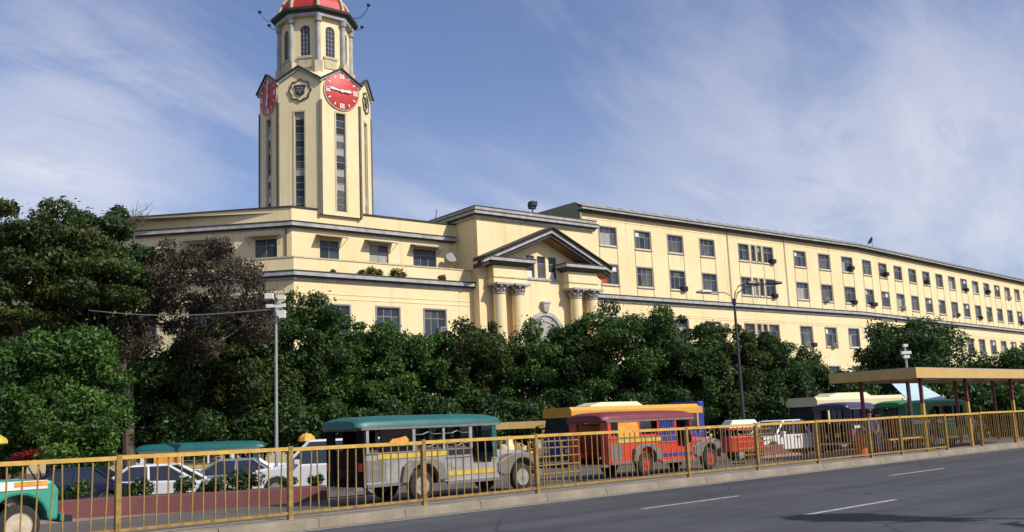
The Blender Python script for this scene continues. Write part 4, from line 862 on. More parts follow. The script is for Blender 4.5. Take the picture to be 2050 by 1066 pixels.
def car(loc, az, label, paint, kind='sedan', rim='rimgrey', group='parked cars'):
    """origin under the middle, x forwards"""
    sp = dict(sedan=(4.4, 1.70, 1.43, .92), suv=(4.5, 1.76, 1.75, 1.06), pickup=(4.9, 1.75, 1.68, 1.02))[kind]; L, wd, H, belt = sp; h = L/2; hw = wd/2
    v = veh('parked_'+('car' if kind != 'pickup' else 'pickup'), loc, az, label, 'car' if kind != 'pickup' else 'pickup', group); xf, xr = h-.85, -h+.85
    if kind == 'sedan': prof = [(-h, .32), (-h-.02, .62), (-h+.06, belt-.02), (-h+.75, belt+.04), (h-1.35, belt), (h-.35, belt-.16), (h, .66), (h+.02, .32)]; gh = ((-h+.55, h-1.15), (-h+1.25, h-2.0))
    elif kind == 'suv': prof = [(-h, .40), (-h-.02, .80), (-h+.03, belt), (h-1.25, belt), (h-.25, belt-.12), (h, .80), (h+.02, .40)]; gh = ((-h+.06, h-1.05), (-h+.28, h-1.75))
    else: prof = [(-h, .45), (-h, belt-.02), (h-1.3, belt), (h-.25, belt-.12), (h, .82), (h+.02, .45)]; gh = ((-h+1.55, h-1.1), (-h+1.85, h-1.75))
    low = [(prof[-1][0], prof[-1][1])]
    for c in (xf, xr): low += [(c+.40*cos(pi*i/8), .33+.40*sin(pi*i/8)) for i in range(9)]
    body = MB().prism(low+prof, -hw, hw, 'y').build('body', M[paint], v, bevel=.05)
    (b0, b1), (t0, t1) = gh; ti = .16
    MB().tbox((b0, b1, -hw+.06, hw-.06, belt-.03), (t0, t1, -hw+ti, hw-ti, H-.05)).build('windows', M['carglass'], v)
    MB().tbox((t0-.06, t1+.06, -hw+ti-.03, hw-ti+.03, H-.06), (t0+.12, t1-.12, -hw+ti+.1, hw-ti-.1, H)).build('roof', M[paint], v, bevel=.02)
    for s in (-1, 1):
        def edge(x0, x1): MB().tube([(x0, s*(hw-.06), belt-.03), (x1, s*(hw-ti), H-.05)], .045, 6).build('pillar', M[paint], v)
        edge(b0+.01, t0); edge(b1-.01, t1); edge((b0+b1)/2-.05, (t0+t1)/2-.02)
        for xx in (xf, xr): wheel(v, xx, s*(hw-.10), .32 if kind == 'sedan' else .36, .2, rim)
        MB().box(h-.16, h+.03, *((hw-.45, hw-.06) if s > 0 else (-hw+.06, -hw+.45)), .64, .80).build('headlight', M['headlight'], v, bevel=.02)
        MB().box(-h-.04, -h+.1, *((hw-.40, hw-.02) if s > 0 else (-hw+.02, -hw+.40)), .66 if kind == 'sedan' else .85, .86 if kind == 'sedan' else 1.1).build('tail_lamp', M['tail'], v, bevel=.02)
        MB().box(b1-.45, b1-.3, *((hw-.02, hw+.16) if s > 0 else (-hw-.16, -hw+.02)), belt, belt+.14).build('mirror', M[paint], v, bevel=.02)
        MB().box((b0+b1)/2-.35, (b0+b1)/2-.15, *((hw, hw+.02) if s > 0 else (-hw-.02, -hw)), belt-.16, belt-.12).build('door_handle', M['black'], v)
    MB().box(h-.02, h+.06, -hw+.05, hw-.05, .34, .52).build('front_bumper', M[paint], v, bevel=.02); MB().box(-h-.07, -h+.02, -hw+.05, hw-.05, .36, .55).build('rear_bumper', M[paint], v, bevel=.02)
    MB().box(h+.0, h+.045, -.4, .4, .56, .74).build('grille', M['black'], v)
    if kind == 'pickup': MB().box(-h+.1, -h+1.5, -hw+.1, hw-.1, belt-.05, belt-.01).build('cargo_bed', M['black'], v)
    return v
def car_px(x, Y, az, *a, **k): p = at_depth(x, 900, Y); return car((p.x, p.y, ground_z(p)), az, *a, **k)
car_px(140, 30.5, 262, 'dark navy sedan parked behind the red planter wall at far left', 'carnavy')
car_px(335, 31, 84, 'white sedan with red tail lamp behind the red planter wall', 'carwhite')
car_px(455, 34, 262, 'silver blue sedan between the two white cars', 'carsilver')
car_px(655, 30.0, 262, 'tall white utility car parked left of the silver jeepney', 'carwhite', 'suv')
car_px(1570, 47, 238, 'white pickup parked behind the short red planter at right', 'carwhite', 'pickup')
def bus(loc, az, label, L, wd, H, paint, low, tailc=None, pod=True, name='bus'):
    v = veh(name, loc, az, label, 'bus'); hw = wd/2; xr, xf = 2.0, L-2.1; zb = .38; z1, z2 = H*.50, H*.83
    MB().prism(arch_profile(0, L, zb, z1, [(xr, .50), (xf, .50)]), -hw, hw, 'y').build('lower_body', M[low], v, bevel=.06)
    loft(MB(), [[(x, -w_, z2), (x, w_, z2), (x, w_, H-.18), (x, w_*.88, H), (x, -w_*.88, H), (x, -w_, H-.18)] for x, w_ in ((-.02, hw*.97), (.15, hw), (L-.5, hw), (L-.12, hw*.96))]).build('roof', M[paint], v, 30)
    MB().box(.12, L-.25, -hw+.12, hw-.12, z1, z2).build('cabin', M['interior'], v)
    n = max(4, int((L-1.6)/1.15)); step = (L-1.5)/n
    for s in (-1, 1):
        y0, y1 = ((hw-.06, hw-.02) if s > 0 else (-hw+.02, -hw+.06))
        for k in range(n): MB().box(.5+k*step+.06, .5+(k+1)*step-.06, y0, y1, z1, z2).build('window', M['carglass'], v)
        for k in range(n+1): MB().box(.5+k*step-.06, .5+k*step+.06, *((hw-.08, hw-.005) if s > 0 else (-hw+.005, -hw+.08)), z1, z2).build('pillar', M[paint], v)
        MB().box(0, .44, *((hw-.08, hw) if s > 0 else (-hw, -hw+.08)), z1, z2).build('rear_quarter', M[tailc or paint], v)
        for xx in (xr, xf): wheel(v, xx, s*(hw-.14), .48, .28, 'rimgrey')
        MB().box(L-.02, L+.03, *((hw-.5, hw-.12) if s > 0 else (-hw+.12, -hw+.5)), .72, .9).build('headlight', M['headlight'], v)
        MB().box(-.05, .0, *((hw-.35, hw-.08) if s > 0 else (-hw+.08, -hw+.35)), .9, 1.3).build('tail_lamp', M['tail'], v)
        b = MB(); b.tube([(L-.2, s*hw, H*.72), (L+.1, s*(hw+.2), H*.70)], .02, 5); b.box(L+.06, L+.12, min(s*(hw+.1), s*(hw+.3)), max(s*(hw+.1), s*(hw+.3)), H*.55, H*.70); b.build('mirror', M['black'], v)
    MB().add([(L-.06, -hw+.12, z1+.02), (L-.06, hw-.12, z1+.02), (L-.22, hw-.18, z2), (L-.22, -hw+.18, z2)], [(0, 1, 2, 3)]).build('windscreen', M['carglass'], v)
    MB().box(L, L+.06, -hw+.05, hw-.05, .38, .6).build('front_bumper', M['black'], v)
    if tailc: MB().box(-.10, .34, -hw+.02, hw-.02, H-.5, H+.14).build('rear_fairing', M[tailc], v, bevel=.05)
    if pod: loft(MB(), [[(x, -w_, H-.02), (x, w_, H-.02), (x, w_*.85, H+h_), (x, -w_*.85, H+h_)] for x, w_, h_ in ((L-5.6, .7, .06), (L-5.2, .75, .22), (L-2.6, .75, .22), (L-1.9, .65, .05))]).build('air_conditioner_pod', M['cream'], v)
    return v
# the buses stand beyond the jeepneys, heading left and towards the camera
def bus_px(xf_, y, Y, az, L, *a, **k):
    p = at_depth(xf_, y, Y); d = dirn(az); return bus((p.x-d[0]*L, p.y-d[1]*L, ground_z(p)), az, *a, **k)
bus_px(1112, 850, 50, 232, 9.8, 'orange-yellow city bus with blue tail and cream roof pod behind the red jeepney', 9.8, 2.35, 2.95, 'busyellow', 'jblue', 'jblue')
bus_px(1605, 840, 57, 236, 8.2, 'cream roofed bus with a row of windows left of the shelter', 8.2, 2.3, 3.05, 'cream', 'purple', pod=True)
# green jeepney with a slanted board on its roof, under the shelter
p = at_depth(1785, 840, 46); jv = jeepney((p.x, p.y, ground_z(p)), 60, 'green jeepney with a slanted pale blue board on its roof beyond the shelter', 'green', 'green', 'rimgrey', H=2.1, art='green', sign='white', stripe='green', ornaments=False)
b = MB(); b.add([(.5, -.75, 2.05), (3.3, -.75, 2.05), (2.8, .5, 2.98), (.9, .5, 2.98), (.5, -.70, 2.05), (3.3, -.70, 2.05), (2.8, .55, 2.98), (.9, .55, 2.98)], [(0, 1, 2, 3), (7, 6, 5, 4), (0, 4, 5, 1), (1, 5, 6, 2), (2, 6, 7, 3), (3, 7, 4, 0)]); b.build('roof_board', M['skyblue'], jv)
# red pedicab canopy with white cover
p = at_depth(1484, 870, 44)
tv = thing('tricycle_cab', (p.x, p.y, ground_z(p)), 'red tricycle sidecar with a white slanted canopy left of the white pickup', 'tricycle', None, radians(10))
MB().prism([(-.75, .35), (.65, .35), (.8, .75), (.55, 1.05), (-.75, 1.05)], -.55, .55, 'y').build('body', M['jred'], tv, bevel=.05)
b = MB()
for x in (-.7, .5):
    for y in (-.5, .5): b.tube([(x, y, 1.0), (x*.9, y*.95, 1.42)], .025, 6)
b.build('canopy_frame', M['chrome'], tv); MB().tbox((-.8, .7, -.6, .6, 1.40), (-.55, .5, -.45, .45, 1.75)).build('canopy', M['white'], tv, bevel=.03); MB().box(-.82, .72, -.62, .62, 1.32, 1.40).build('canopy_trim', M['jred'], tv)
for y in (-.5, .5): wheel(tv, -.3, y, .25, .09, 'rimgrey')
wheel(tv, .75, .05, .25, .09, 'rimgrey')

# ---------------------------------------------------------------- planters, shelters, barriers
M['planter'] = mat('maroon_planter_paint', (.22, .075, .072), .8, 0, .28, 1.2, .2, 15); M['shedyel'] = mat('ochre_fascia_paint', (.62, .40, .13), .6, 0, .18, 1.5); M['ceiling'] = mat('pale_ceiling_board', (.40, .38, .33), .85)
def planter(pa, pb, h, wd, label, shrubs, seed, where):
    pa, pb = Vector(pa), Vector(pb); d = pb-pa; L = d.length; az = math.degrees(atan2(d.x, d.y)); o = thing('planter_wall', (pa.x, pa.y, ground_z(pa)-.05), label, 'planter', None, radians(90-az))
    k = int(L/1.6)+1
    MB().box(0, L, 0, wd, 0, h).build('wall', M['planter'], o, bevel=.02); MB().box(-.06, L+.06, -.12, wd+.06, 0, .16).build('plinth', M['concrete'], o); MB().box(.1, L-.1, .12, wd-.12, h-.02, h+.01).build('soil', M['earth'], o)
    rs = np.random.RandomState(seed)
    for i in range(shrubs):
        x = (i+.5)*L/shrubs+rs.uniform(-.3, .3); s = rs.uniform(.10, .30); w = o.matrix_basis @ Vector((x, wd/2, h))
        t = thing('planter_shrub', w, label, 'shrub', 'shrubs on the red planter walls'); t['label'] = f'dark shrub on the {where} red planter, {ORD[i]} from its left end'
        put(leaf_mesh('leaves', M['leafdark'], [(rs.uniform(-.2, .2), rs.uniform(-.1, .1), s*.8+rs.uniform(-.05, .1), s*.8, s*.6, s*.8) for _ in range(4)], 420, .055, seed+i), 'leaves', t)
        b = MB(); [b.tube([(0, 0, -.04), (rs.uniform(-.15, .15), 0, s)], [.02, .01], 4) for _ in range(3)]; b.build('stem', M['twig'], t)
    return o
pA, pB = on_ground(20, 1036), on_ground(655, 999)
planter((pA.x, pA.y, 0), (pB.x, pB.y, 0), .62, .8, 'long low maroon planter wall before the parked cars at left', 11, 200, 'long left')
pA, pB = on_ground(1518, 913), on_ground(1612, 904); planter((pA.x, pA.y, 0), (pB.x, pB.y, 0), .60, .8, 'short maroon planter wall behind the railing right of the red jeepney', 4, 230, 'short right')
M['leafred'] = leafmat('red_flowers', [(0, (.16, .02, .01)), (.5, (.42, .05, .02)), (.8, (.55, .02, .03)), (1, (.5, .2, .06))])
p = at_depth(95, 905, 36); o = thing('flowering_shrub', (p.x, p.y, ground_z(p)), 'red and orange flowering shrub above the navy sedan at left', 'shrub')
put(leaf_mesh('crown', M['leafred'], [(x, y, 1.72+z-ground_z(p)-.25, .32, .3, .17) for x, y, z in ((-1.0, 0, -.1), (-.6, .1, 0), (-.2, 0, .03), (.15, -.1, .1), (.5, 0, .15), (.85, .1, .08), (1.1, 0, -.02))], 2600, .055, 33), 'crown', o)
b = MB(); [b.tube([(0, 0, -.05), (x*.4, 0, .9), (x, 0, 1.75)], [.05, .035, .012], 6) for x in (-.9, -.4, .1, .5, 1.0)]; b.build('trunk', M['twig'], o)
def shed(name, loc, az, label, L, D, z0, z1, posts, post_h, front_yellow=True, n_back=None, cat='shelter'):
    """x along, y back; flat roof slab from z0 to z1"""
    o = thing(name, loc, label, cat, None, radians(90-az))
    f = MB(); f.box(0, L, 0, .06, z0, z1); f.build('fascia', M['shedyel'], o); MB().box(0, .06, .06, D, z0, z1).build('fascia', M['shedyel'], o); MB().box(L-.06, L, .06, D, z0, z1).build('fascia', M['shedyel'], o); MB().box(.06, L-.06, D-.06, D, z0, z1).build('fascia', M['shedyel'], o)
    MB().box(.06, L-.06, .06, D-.06, z0+.08, z0+.12).build('ceiling', M['ceiling'], o); MB().box(.02, L-.02, .02, D-.02, z1, z1+.03).build('roof', M['roofmetal'], o)
    for x, y in posts:
        q = MB().box(x-.06, x+.06, y-.06, y+.06, 0, 1.78).build('post', M['yellowtop'] if y < 2 else M['maroon'], o) if front_yellow else MB().box(x-.06, x+.06, y-.06, y+.06, 0, z0+.08).build('post', M['maroon'], o)
        if front_yellow: MB().box(x-.055, x+.055, y-.055, y+.055, 1.78, z0+.08).build('post_top', M['maroon'], q)
    return o
S1 = shed('bus_shelter', RP(34.97, 16.5, .165), ROAD, 'bus shelter with flat ochre roof edge and maroon and yellow posts at right', 16, 3.5, 2.69, 3.05, [(1.5, .6), (5.45, .6), (10.05, .6), (14.2, .6), (1.5, 3.0), (5.45, 3.0), (10.05, 3.0), (14.2, 3.0)], 0)
b = MB()
for x in (.9, 3.2, 6.2, 9.2):
    MB().box(x, x+1.2, 1.2, 1.32, 2.70, 2.75).build('lamp_tube', M['white'], S1)
MB().box(2.2, 5.0, 2.4, 2.75, .40, .46).build('bench_seat', M['shedyel'], S1); MB().box(2.3, 2.4, 2.45, 2.7, 0, .40).build('bench_leg', M['maroon'], S1); MB().box(4.8, 4.9, 2.45, 2.7, 0, .40).build('bench_leg', M['maroon'], S1)
p = at_depth(975, 845, 52); shed('waiting_shed', (p.x, p.y, ground_z(p)), 84, 'ochre roofed waiting shed beyond the silver jeepney hood', 5.2, 2.2, 2.0, 2.33, [(.5, .3), (4.7, .3), (.5, 1.9), (4.7, 1.9)], 0, False)
p = at_depth(1398, 836, 66); shed('waiting_shed', (p.x, p.y, ground_z(p)), 78, 'long ochre roofed waiting shed beyond the tricycle and pickup', 9.2, 2.4, 2.05, 2.5, [(.5, .3), (3.2, .3), (6, .3), (8.7, .3), (.5, 2.1), (8.7, 2.1)], 0, False)
def barricade(t, n, L, label):
    o = thing('steel_barricade', RP(t, n, ground_z(RP(t, n))), label, 'barricade', 'yellow barricades behind the railing', radians(90-ROAD))
    for z in (.30, .55, .80, 1.05, 1.24): MB().tube([(0, 0, z), (L, 0, z)], .022, 6).build('rail', M['yellow'], o)
    for x in (0, L*.33, L*.66, L): MB().tube([(x, 0, 0), (x, 0, 1.26)], .026, 6).build('post', M['yellow'], o)
    for x in (0, L): MB().box(x-.03, x+.03, -.3, .3, 0, .04).build('foot', M['yellow'], o)
barricade(19.9, 21.2, 2.1, 'yellow barred barricade between the silver and the red jeepney')
barricade(31.2, 21.8, 2.3, 'yellow barred barricade ahead of the red jeepney hood')
p = RP(36.2, 19.6); o = thing('plastic_drum', (p.x, p.y, .0), 'orange plastic drum behind the railing near the shelter', 'drum')
M['orange'] = mat('orange_plastic', (.72, .16, .04), .5, 0, .2, 5)
MB().lathe([(.24, 0), (.27, .03), (.27, .28), (.25, .31), (.26, .34), (.26, .60), (.24, .63), (.22, .86), (.19, .88)], seg=20).build('barrel', M['orange'], o, 30); MB().lathe([(.20, .88), (.20, .91), (.05, .92)], seg=20).build('lid', M['maroon'], o, 30)

p = at_depth(614, 880, 37); o = thing('vendor_umbrella', (p.x, p.y, ground_z(p)), 'small orange and yellow umbrella above the white utility car', 'umbrella'); zt = at_depth(614, 867, 37).z-ground_z(p)
MB().tube([(0, 0, 0), (0, 0, zt+.05)], .018, 6).build('pole', M['lamppaint'], o)
for k in range(8):
    a0, a1 = 2*pi*k/8, 2*pi*(k+1)/8; b = MB(); rr = [(0, zt), (.16, zt-.04), (.29, zt-.15), (.34, zt-.30)]
    b.add([(r*cos(a), r*sin(a), z) for r, z in rr[1:] for a in (a0, a1)]+[(0, 0, zt)], [(6, 0, 1), (0, 2, 3, 1), (2, 4, 5, 3)]); b.build('panel', M['jorange'] if k % 2 else M['jyellow'], o)
# ---------------------------------------------------------------- lamps, poles, roof gear
def lamp_head(b, p, az, l=.75):
    d = Vector((sin(radians(az)), cos(radians(az)), 0)); s = Vector((d.y, -d.x, 0)); u = Vector((0, 0, 1)); p = Vector(p); secs = []
    for k, w, h in ((0, .06, .05), (.12, .11, .09), (.6, .15, .12), (.95, .10, .07), (1, .04, .03)): c = p+d*l*k; secs.append([c+s*w, c+s*w*.7+u*h, c-s*w*.7+u*h, c-s*w, c-s*w*.5-u*h*.5, c+s*w*.5-u*h*.5])
    loft(b, secs)
base = at_depth(1489.5, 852, 46); gz = ground_z(base); L0 = thing('street_lamp', (base.x, base.y, gz), 'street lamp post with three curved arms in front of the long wing', 'street lamp')
top = at_depth(1470, 600, 46); hz_ = top.z-gz
MB().tube([(0, 0, -.1), (0, 0, 1.2), (0, 0, hz_*.6), (0, 0, hz_)], [.12, .10, .075, .055], 10).build('pole', M['darksteel'], L0, 50); MB().lathe([(.2, 0), (.2, .3), (.13, .4)], seg=10).build('pole_base', M['darksteel'], L0); MB().lathe([(.09, hz_-.25), (.10, hz_), (.06, hz_+.05)], seg=10).build('collar', M['darksteel'], L0)
for x, y, az in ((1425, 585, 268), (1494, 568, 65), (1534, 569, 95)):
    e = at_depth(x, y, 46)-Vector((base.x, base.y, gz)); e.z = max(e.z, hz_+.1); q = Vector((0, 0, hz_)); a = MB().tube([q-Vector((0, 0, .3)), q+Vector((e.x*.12, e.y*.12, (e.z-hz_)*.45)), q+Vector((e.x*.4, e.y*.4, (e.z-hz_)*.85)), e], .03, 7).build('arm', M['lamppaint'] if x < 1450 else M['darksteel'], L0)
    b = MB(); lamp_head(b, e, az); b.build('lamp_head', M['lamppaint'] if x < 1450 else M['darksteel'], a)
base = at_depth(553.5, 890, 35); gz = ground_z(base); o = thing('camera_pole', (base.x, base.y, gz), 'thin pale pole carrying white camera boxes in front of the trees', 'pole')
def rl(x, y, Y=35): p = at_depth(x, y, Y); return Vector((p.x-base.x, p.y-base.y, p.z-gz))
tz = rl(551, 603).z
MB().tube([(0, 0, -.1), (0, 0, tz*.5), (0, 0, tz)], [.07, .055, .045], 8).build('pole', M['lamppaint'], o); MB().lathe([(.16, 0), (.16, .06), (.08, .2)], seg=8).build('pole_base', M['lamppaint'], o)
c = rl(552, 613); MB().box(c.x-.34, c.x+.36, -.05, .03, c.z-.05, c.z+.07).build('crossbar', M['white'], o)
for x, y, w, h in ((540, 594, .15, .10), (565, 597, .14, .07), (566, 630, .12, .14), (558, 628, .05, .10)):
    c = rl(x, y); bx_ = MB().box(c.x-w, c.x+w, -.16, .0, c.z-h, c.z+h).build('camera_box', M['white'], o, bevel=.01)
    MB().tube([(c.x, -.04, c.z), (0, 0, min(c.z, tz))], .018, 5).build('bracket', M['lamppaint'], o)
w0 = at_depth(541, 620, 35); w1 = at_depth(178, 622, 43); b = MB()
pts = [w0.lerp(w1, k/14)-Vector((0, 0, .22*sin(pi*k/14))) for k in range(15)]; b.tube([q-w0 for q in pts], .022, 5); q = b.build('overhead_cable', M['lamppaint']); q.location = w0; tag(q, 'pale sagging cable running left from the thin pale pole into the trees', 'cable')
base = at_depth(1818, 760, 41); o = thing('camera_pole', (base.x, base.y, ground_z(base)), 'small pole with white cameras rising behind the shelter roof', 'pole'); tz = at_depth(1813, 690, 41).z-ground_z(base)
MB().tube([(0, 0, -.1), (0, 0, tz)], .05, 8).build('pole', M['lamppaint'], o)
for z, w in ((tz-.05, .09), (tz-.35, .2), (tz-.52, .12)): MB().box(-w, w, -.14, .02, z-.06, z+.06).build('camera_box', M['white'], o, bevel=.01)
def on_hall(F, x, y, z): w = F @ Vector((x, y, z)); return (w.x+P0[0], w.y+P0[1], w.z-.45)
o = thing('roof_floodlight', on_hall(FA, 25.3, -.9, 22.5), 'black floodlight unit on the portico roof edge', 'floodlight', None, radians(38.5))
MB().tube([(0, 0, -.02), (0, 0, .55)], .06, 8).build('stand', M['darksteel'], o); MB().box(-.35, .35, -.2, .25, .5, .75).build('yoke', M['black'], o); MB().tbox((-.42, .40, -.3, .3, .75), (-.30, .45, -.35, .25, 1.25)).build('lamp_housing', M['black'], o, bevel=.03); MB().quad((-.3, -.34, .85), (.35, -.34, .85), (.38, -.36, 1.18), (-.25, -.36, 1.18)).build('lens', M['carglass'], o)
o = thing('roof_antenna', on_hall(FA, 16.0, S+.1, 21.42), 'thin leaning antenna rod on the front block parapet', 'antenna'); MB().tube([(0, 0, -.02), (.18, 0, 1.25)], .04, 6).build('rod', M['darksteel'], o); MB().box(-.12, .12, -.12, .12, -.02, .05).build('foot', M['darksteel'], o)
o = thing('roof_antenna', on_hall(FB, 7.0, .6, 24.55), 'dark satellite antenna on the long wing roof', 'antenna'); MB().tube([(0, 0, -.1), (0, 0, 1.0)], .04, 6).build('mast', M['darksteel'], o); MB().lathe([(.05, 0), (.35, .08), (.6, .28), (.62, .30)], seg=14).build('dish', M['black'], o, 50).matrix_local = Matrix.Translation((0, 0, 1.0)) @ Matrix.Rotation(radians(-60), 4, 'Y')
o = thing('satellite_dish', on_hall(FA, 17.0, 1.6, 15.6), 'grey satellite dish on the terrace beside the portico', 'antenna'); MB().tube([(0, 0, -.02), (0, 0, 2.2)], .05, 6).build('mast', M['trim'], o); MB().lathe([(.05, 0), (.3, .06), (.52, .2), (.54, .21)], seg=16).build('dish', M['greywin'], o, 50).matrix_local = Matrix.Translation((0, 0, 2.2)) @ Matrix.Rotation(radians(62), 4, 'X') @ Matrix.Rotation(radians(20), 4, 'Y')
# window air conditioners
acb = MB().box(-.36, .36, -.45, .12, 0, .46).mesh('case', [M['acwhite']]); acd = MB().box(-.36, .36, -.45, .12, 0, .46).mesh('case', [M['trimdark']])
gr = MB()
for k in range(6): gr.box(-.32, .32, -.47, -.45, .04+.068*k, .075+.068*k)
grm = gr.mesh('grille', M['black']); brk = MB().box(-.33, .33, -.4, .0, -.05, .0).mesh('bracket', M['trimdark'])
ra = random.Random(21)
def aircon(F, x, z, where, dark):
    o = thing('air_conditioner', on_hall(F, x, 0, z), 'window air conditioner '+where, 'air conditioner', 'window air conditioners', 0); o.rotation_euler.z = radians(90-(AZA if F is FA else AZB))
    put(acd if dark else acb, 'case', o); put(grm, 'grille', o); put(brk, 'bracket', o)
wing = [(FA, (a+c)/2) for a, c in BAYS]+[(FA, 58.9), (FA, 63.7)]+[(FA, (a+c)/2) for a, c in BAYS2]+[(FB, (a+c)/2) for a, c in bx]
rown = {0: 'top', 1: 'third', 2: 'second'}
for row, col, dx, dark in ((1, 2, .8, 1), (0, 5, .6, 1), (1, 5, .4, 1), (0, 8, .7, 1), (1, 7, -.5, 0), (1, 8, .6, 1), (1, 9, .3, 1), (1, 9, 1.0, 1), (0, 10, .7, 1), (1, 11, .2, 0), (0, 13, -.1, 1), (1, 15, -.8, 0), (1, 15, .6, 1), (0, 16, .5, 1), (1, 17, .3, 1), (0, 18, .4, 1), (1, 18, -.3, 0), (2, 6, -.3, 0), (2, 6, 1.1, 1), (2, 7, .2, 0), (2, 4, .5, 0), (2, 17, .2, 0), (0, 20, .3, 0), (1, 21, .2, 1), (2, 19, .1, 0)):
    F, x = wing[col]; z = ROWS[row][0]-.12 if not (row == 0 and dark) else ROWS[row][0]+ra.uniform(-.1, .5)
    aircon(F, x+dx, z, f'{"dark" if dark else "pale"}, {rown[row]} row, {"left" if dx < 0 else ("far right" if dx >= 1 else "right")} half of the {ORD[col]} bay from the portico', dark)
aircon(FA, 14.6, 10.5, 'pale, low in the lower window nearest the portico', 0)

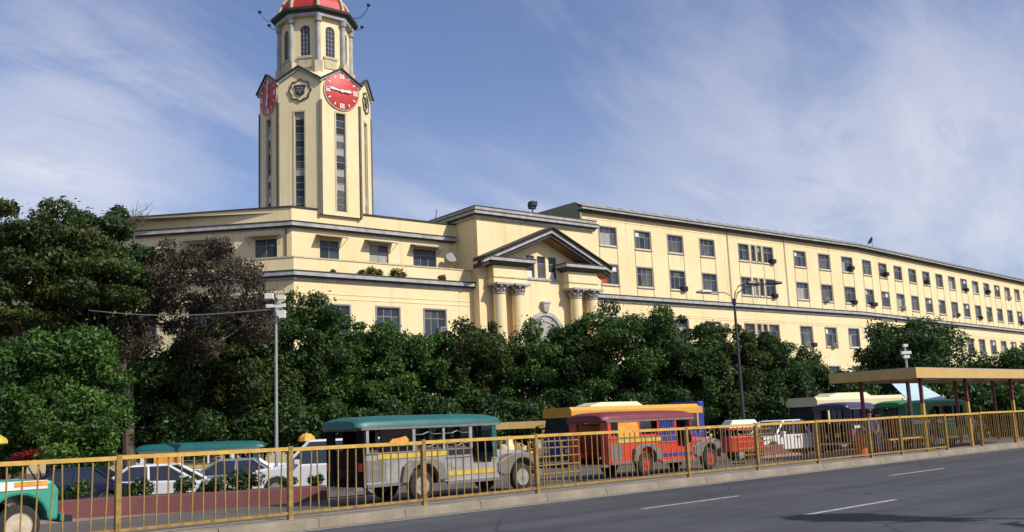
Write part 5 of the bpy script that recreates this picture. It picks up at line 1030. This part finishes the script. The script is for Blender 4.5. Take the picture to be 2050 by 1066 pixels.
# ---------------------------------------------------------------- people behind the railing
def person(loc, rz, label, shirt, trousers, skin, hair, pose):
    """one skinned figure; pose: joints (x side, y front, z up) for elbows, hands, knees, feet"""
    h = pose.get('h', 1.65)/1.65
    J = dict(pel=(0, 0, .92), waist=(0, .01, 1.08), chest=(0, .0, 1.28), neck=(0, .01, 1.43), head0=(0, .02, 1.50), head1=(0, .035, 1.60), ls=(-.18, 0, 1.37), rs=(.18, 0, 1.37), le=(-.24, .0, 1.10), re=(.24, .0, 1.10), lh=(-.24, .10, .87), rh=(.24, .10, .87), lf=(-.24, .13, .79), rf=(.24, .13, .79), lk=(-.10, .03, .50), rk=(.10, .03, .50), lhip=(-.09, 0, .88), rhip=(.09, 0, .88), la=(-.10, 0, .09), ra=(.10, 0, .09), lt=(-.11, .15, .04), rt=(.11, .15, .04))
    J.update(pose.get('j', {})); R_ = dict(pel=.135, waist=.12, chest=.14, neck=.05, head0=.075, head1=.095, ls=.07, rs=.07, le=.045, re=.045, lh=.032, rh=.032, lf=.03, rf=.03, lk=.06, rk=.06, lhip=.09, rhip=.09, la=.042, ra=.042, lt=.035, rt=.035)
    E = [('pel', 'waist'), ('waist', 'chest'), ('chest', 'neck'), ('neck', 'head0'), ('head0', 'head1'), ('chest', 'ls'), ('ls', 'le'), ('le', 'lh'), ('lh', 'lf'), ('chest', 'rs'), ('rs', 're'), ('re', 'rh'), ('rh', 'rf'), ('pel', 'lhip'), ('lhip', 'lk'), ('lk', 'la'), ('la', 'lt'), ('pel', 'rhip'), ('rhip', 'rk'), ('rk', 'ra'), ('ra', 'rt')]
    ks = list(J); me = bpy.data.meshes.new('body'); me.from_pydata([Vector(J[k])*h for k in ks], [(ks.index(a), ks.index(b_)) for a, b_ in E], [])
    tmp = bpy.data.objects.new('body', me); COL.objects.link(tmp); sk = tmp.modifiers.new('skin', 'SKIN'); lay = me.skin_vertices[0].data if me.skin_vertices else None
    if lay is None:
        me.attributes.new  # pragma: no cover
    for i, k in enumerate(ks): lay[i].radius = (R_[k]*h, R_[k]*h*(.8 if k in ('chest', 'waist', 'pel') else 1)); lay[i].use_root = (k == 'pel')
    su = tmp.modifiers.new('sub', 'SUBSURF'); su.levels = su.render_levels = 2
    dg = bpy.context.evaluated_depsgraph_get(); m2 = bpy.data.meshes.new_from_object(tmp.evaluated_get(dg)); bpy.data.objects.remove(tmp)
    o = thing('person', loc, label, 'person', None, rz)
    for m in (skin, shirt, trousers, M['black']): m2.materials.append(m)
    for pgn in m2.polygons:
        c = pgn.center; z = c.z/h
        pgn.material_index = 3 if z < .10 else (2 if z < .93 else (1 if z < 1.43 and not (abs(c.x)/h > .215 and z < pose.get('sleeve', 1.18)) else 0)); pgn.use_smooth = True
        if pgn.material_index == 2 and abs(c.x)/h > .18 and z > .70: pgn.material_index = 0
        if pgn.material_index == 2 and z < pose.get('hem', 0): pgn.material_index = 0
    m2.name = 'body'; put(m2, 'body', o)
    hd = Vector(J['head1'])*h; b = MB(); b.lathe([(.06, -.03), (.105, -.01), (.115, .05), (.10, .11), (.05, .145), (.005, .15)], (hd.x, hd.y-.018, hd.z), 14); b.build('hair', hair, o, 60)
    b = MB(); b.lathe([(.004, .02), (.014, .012), (.018, .0)], (hd.x, hd.y+.088, hd.z-.045), 6, 'y'); b.build('nose', skin, o)
    for s in (-1, 1): MB().lathe([(.001, -.012), (.012, 0), (.001, .012)], (hd.x+s*.036, hd.y+.086, hd.z-.008), 8, 'y').build('eye', M['black'], o)
    MB().box(hd.x-.025, hd.x+.025, hd.y+.08, hd.y+.092, hd.z-.083, hd.z-.073).build('mouth', M['maroon'], o)
    for s in (-1, 1):
        hp = Vector(J['lf' if s < 0 else 'rf'])*h; b = MB()
        for k, (dx, l) in enumerate(((-.026, .07), (-.009, .085), (.009, .08), (.026, .062))): b.tube([hp+Vector((0, dx, -.0)), hp+Vector((0, dx+.004, -l*.6)), hp+Vector((-s*.012, dx+.006, -l))], [.010, .009, .007], 5)
        b.tube([hp+Vector((0, .03, .03)), hp+Vector((-s*.01, .055, -.02))], [.011, .008], 5); b.build('fingers', skin, o)
    return o
SK = mat('brown_skin', (.30, .165, .10), .6, 0, .1); SK2 = mat('tan_skin', (.38, .22, .14), .6, 0, .1); HR = mat('black_hair', (.012, .010, .009), .5)
M['cpurple'] = mat('purple_shirt', (.13, .11, .27), .85, 0, .2, 8); M['cdark'] = mat('dark_cloth', (.03, .03, .035), .9); M['cjean'] = mat('jeans_cloth', (.05, .07, .12), .9, 0, .2, 20); M['cwhite'] = mat('white_shirt', (.6, .58, .54), .9); M['cbrown'] = mat('brown_shorts', (.16, .10, .06), .9)
p = at_depth(1741, 840, 36); person((p.x, p.y, 0), radians(150), 'man in a purple shirt standing behind the railing left of the shelter posts', M['cpurple'], M['cdark'], SK, HR, dict(h=1.74, j=dict(re=(.26, .06, 1.12), rh=(.18, .26, 1.05), rf=(.14, .33, 1.06))))
p = at_depth(1757, 840, 38); person((p.x, p.y, 0), radians(200), 'person in dark clothes beside the man in purple', M['cdark'], M['cjean'], SK, HR, dict(h=1.70))
p = RP(44.0, 18.6); person((p.x, p.y, 0), radians(100), 'person in a white shirt and shorts waiting under the shelter at right', M['cwhite'], M['cbrown'], SK2, HR, dict(h=1.58, hem=.48, j=dict(lk=(-.10, .08, .50), la=(-.10, .10, .09), lt=(-.10, .25, .04))))
p = RP(41.8, 19.2); person((p.x, p.y, 0), radians(230), 'person in a brown top and jeans under the shelter, facing away', mat('brown_top', (.20, .12, .07), .9), M['cjean'], SK, HR, dict(h=1.62, j=dict(le=(-.27, .05, 1.13), lh=(-.16, .22, 1.08), lf=(-.10, .28, 1.10))))
p = RP(38.6, 19.4); person((p.x, p.y, 0), radians(140), 'person in a dark red shirt waiting near the orange drum', mat('dark_red_shirt', (.20, .03, .03), .9), M['cdark'], SK2, HR, dict(h=1.60))
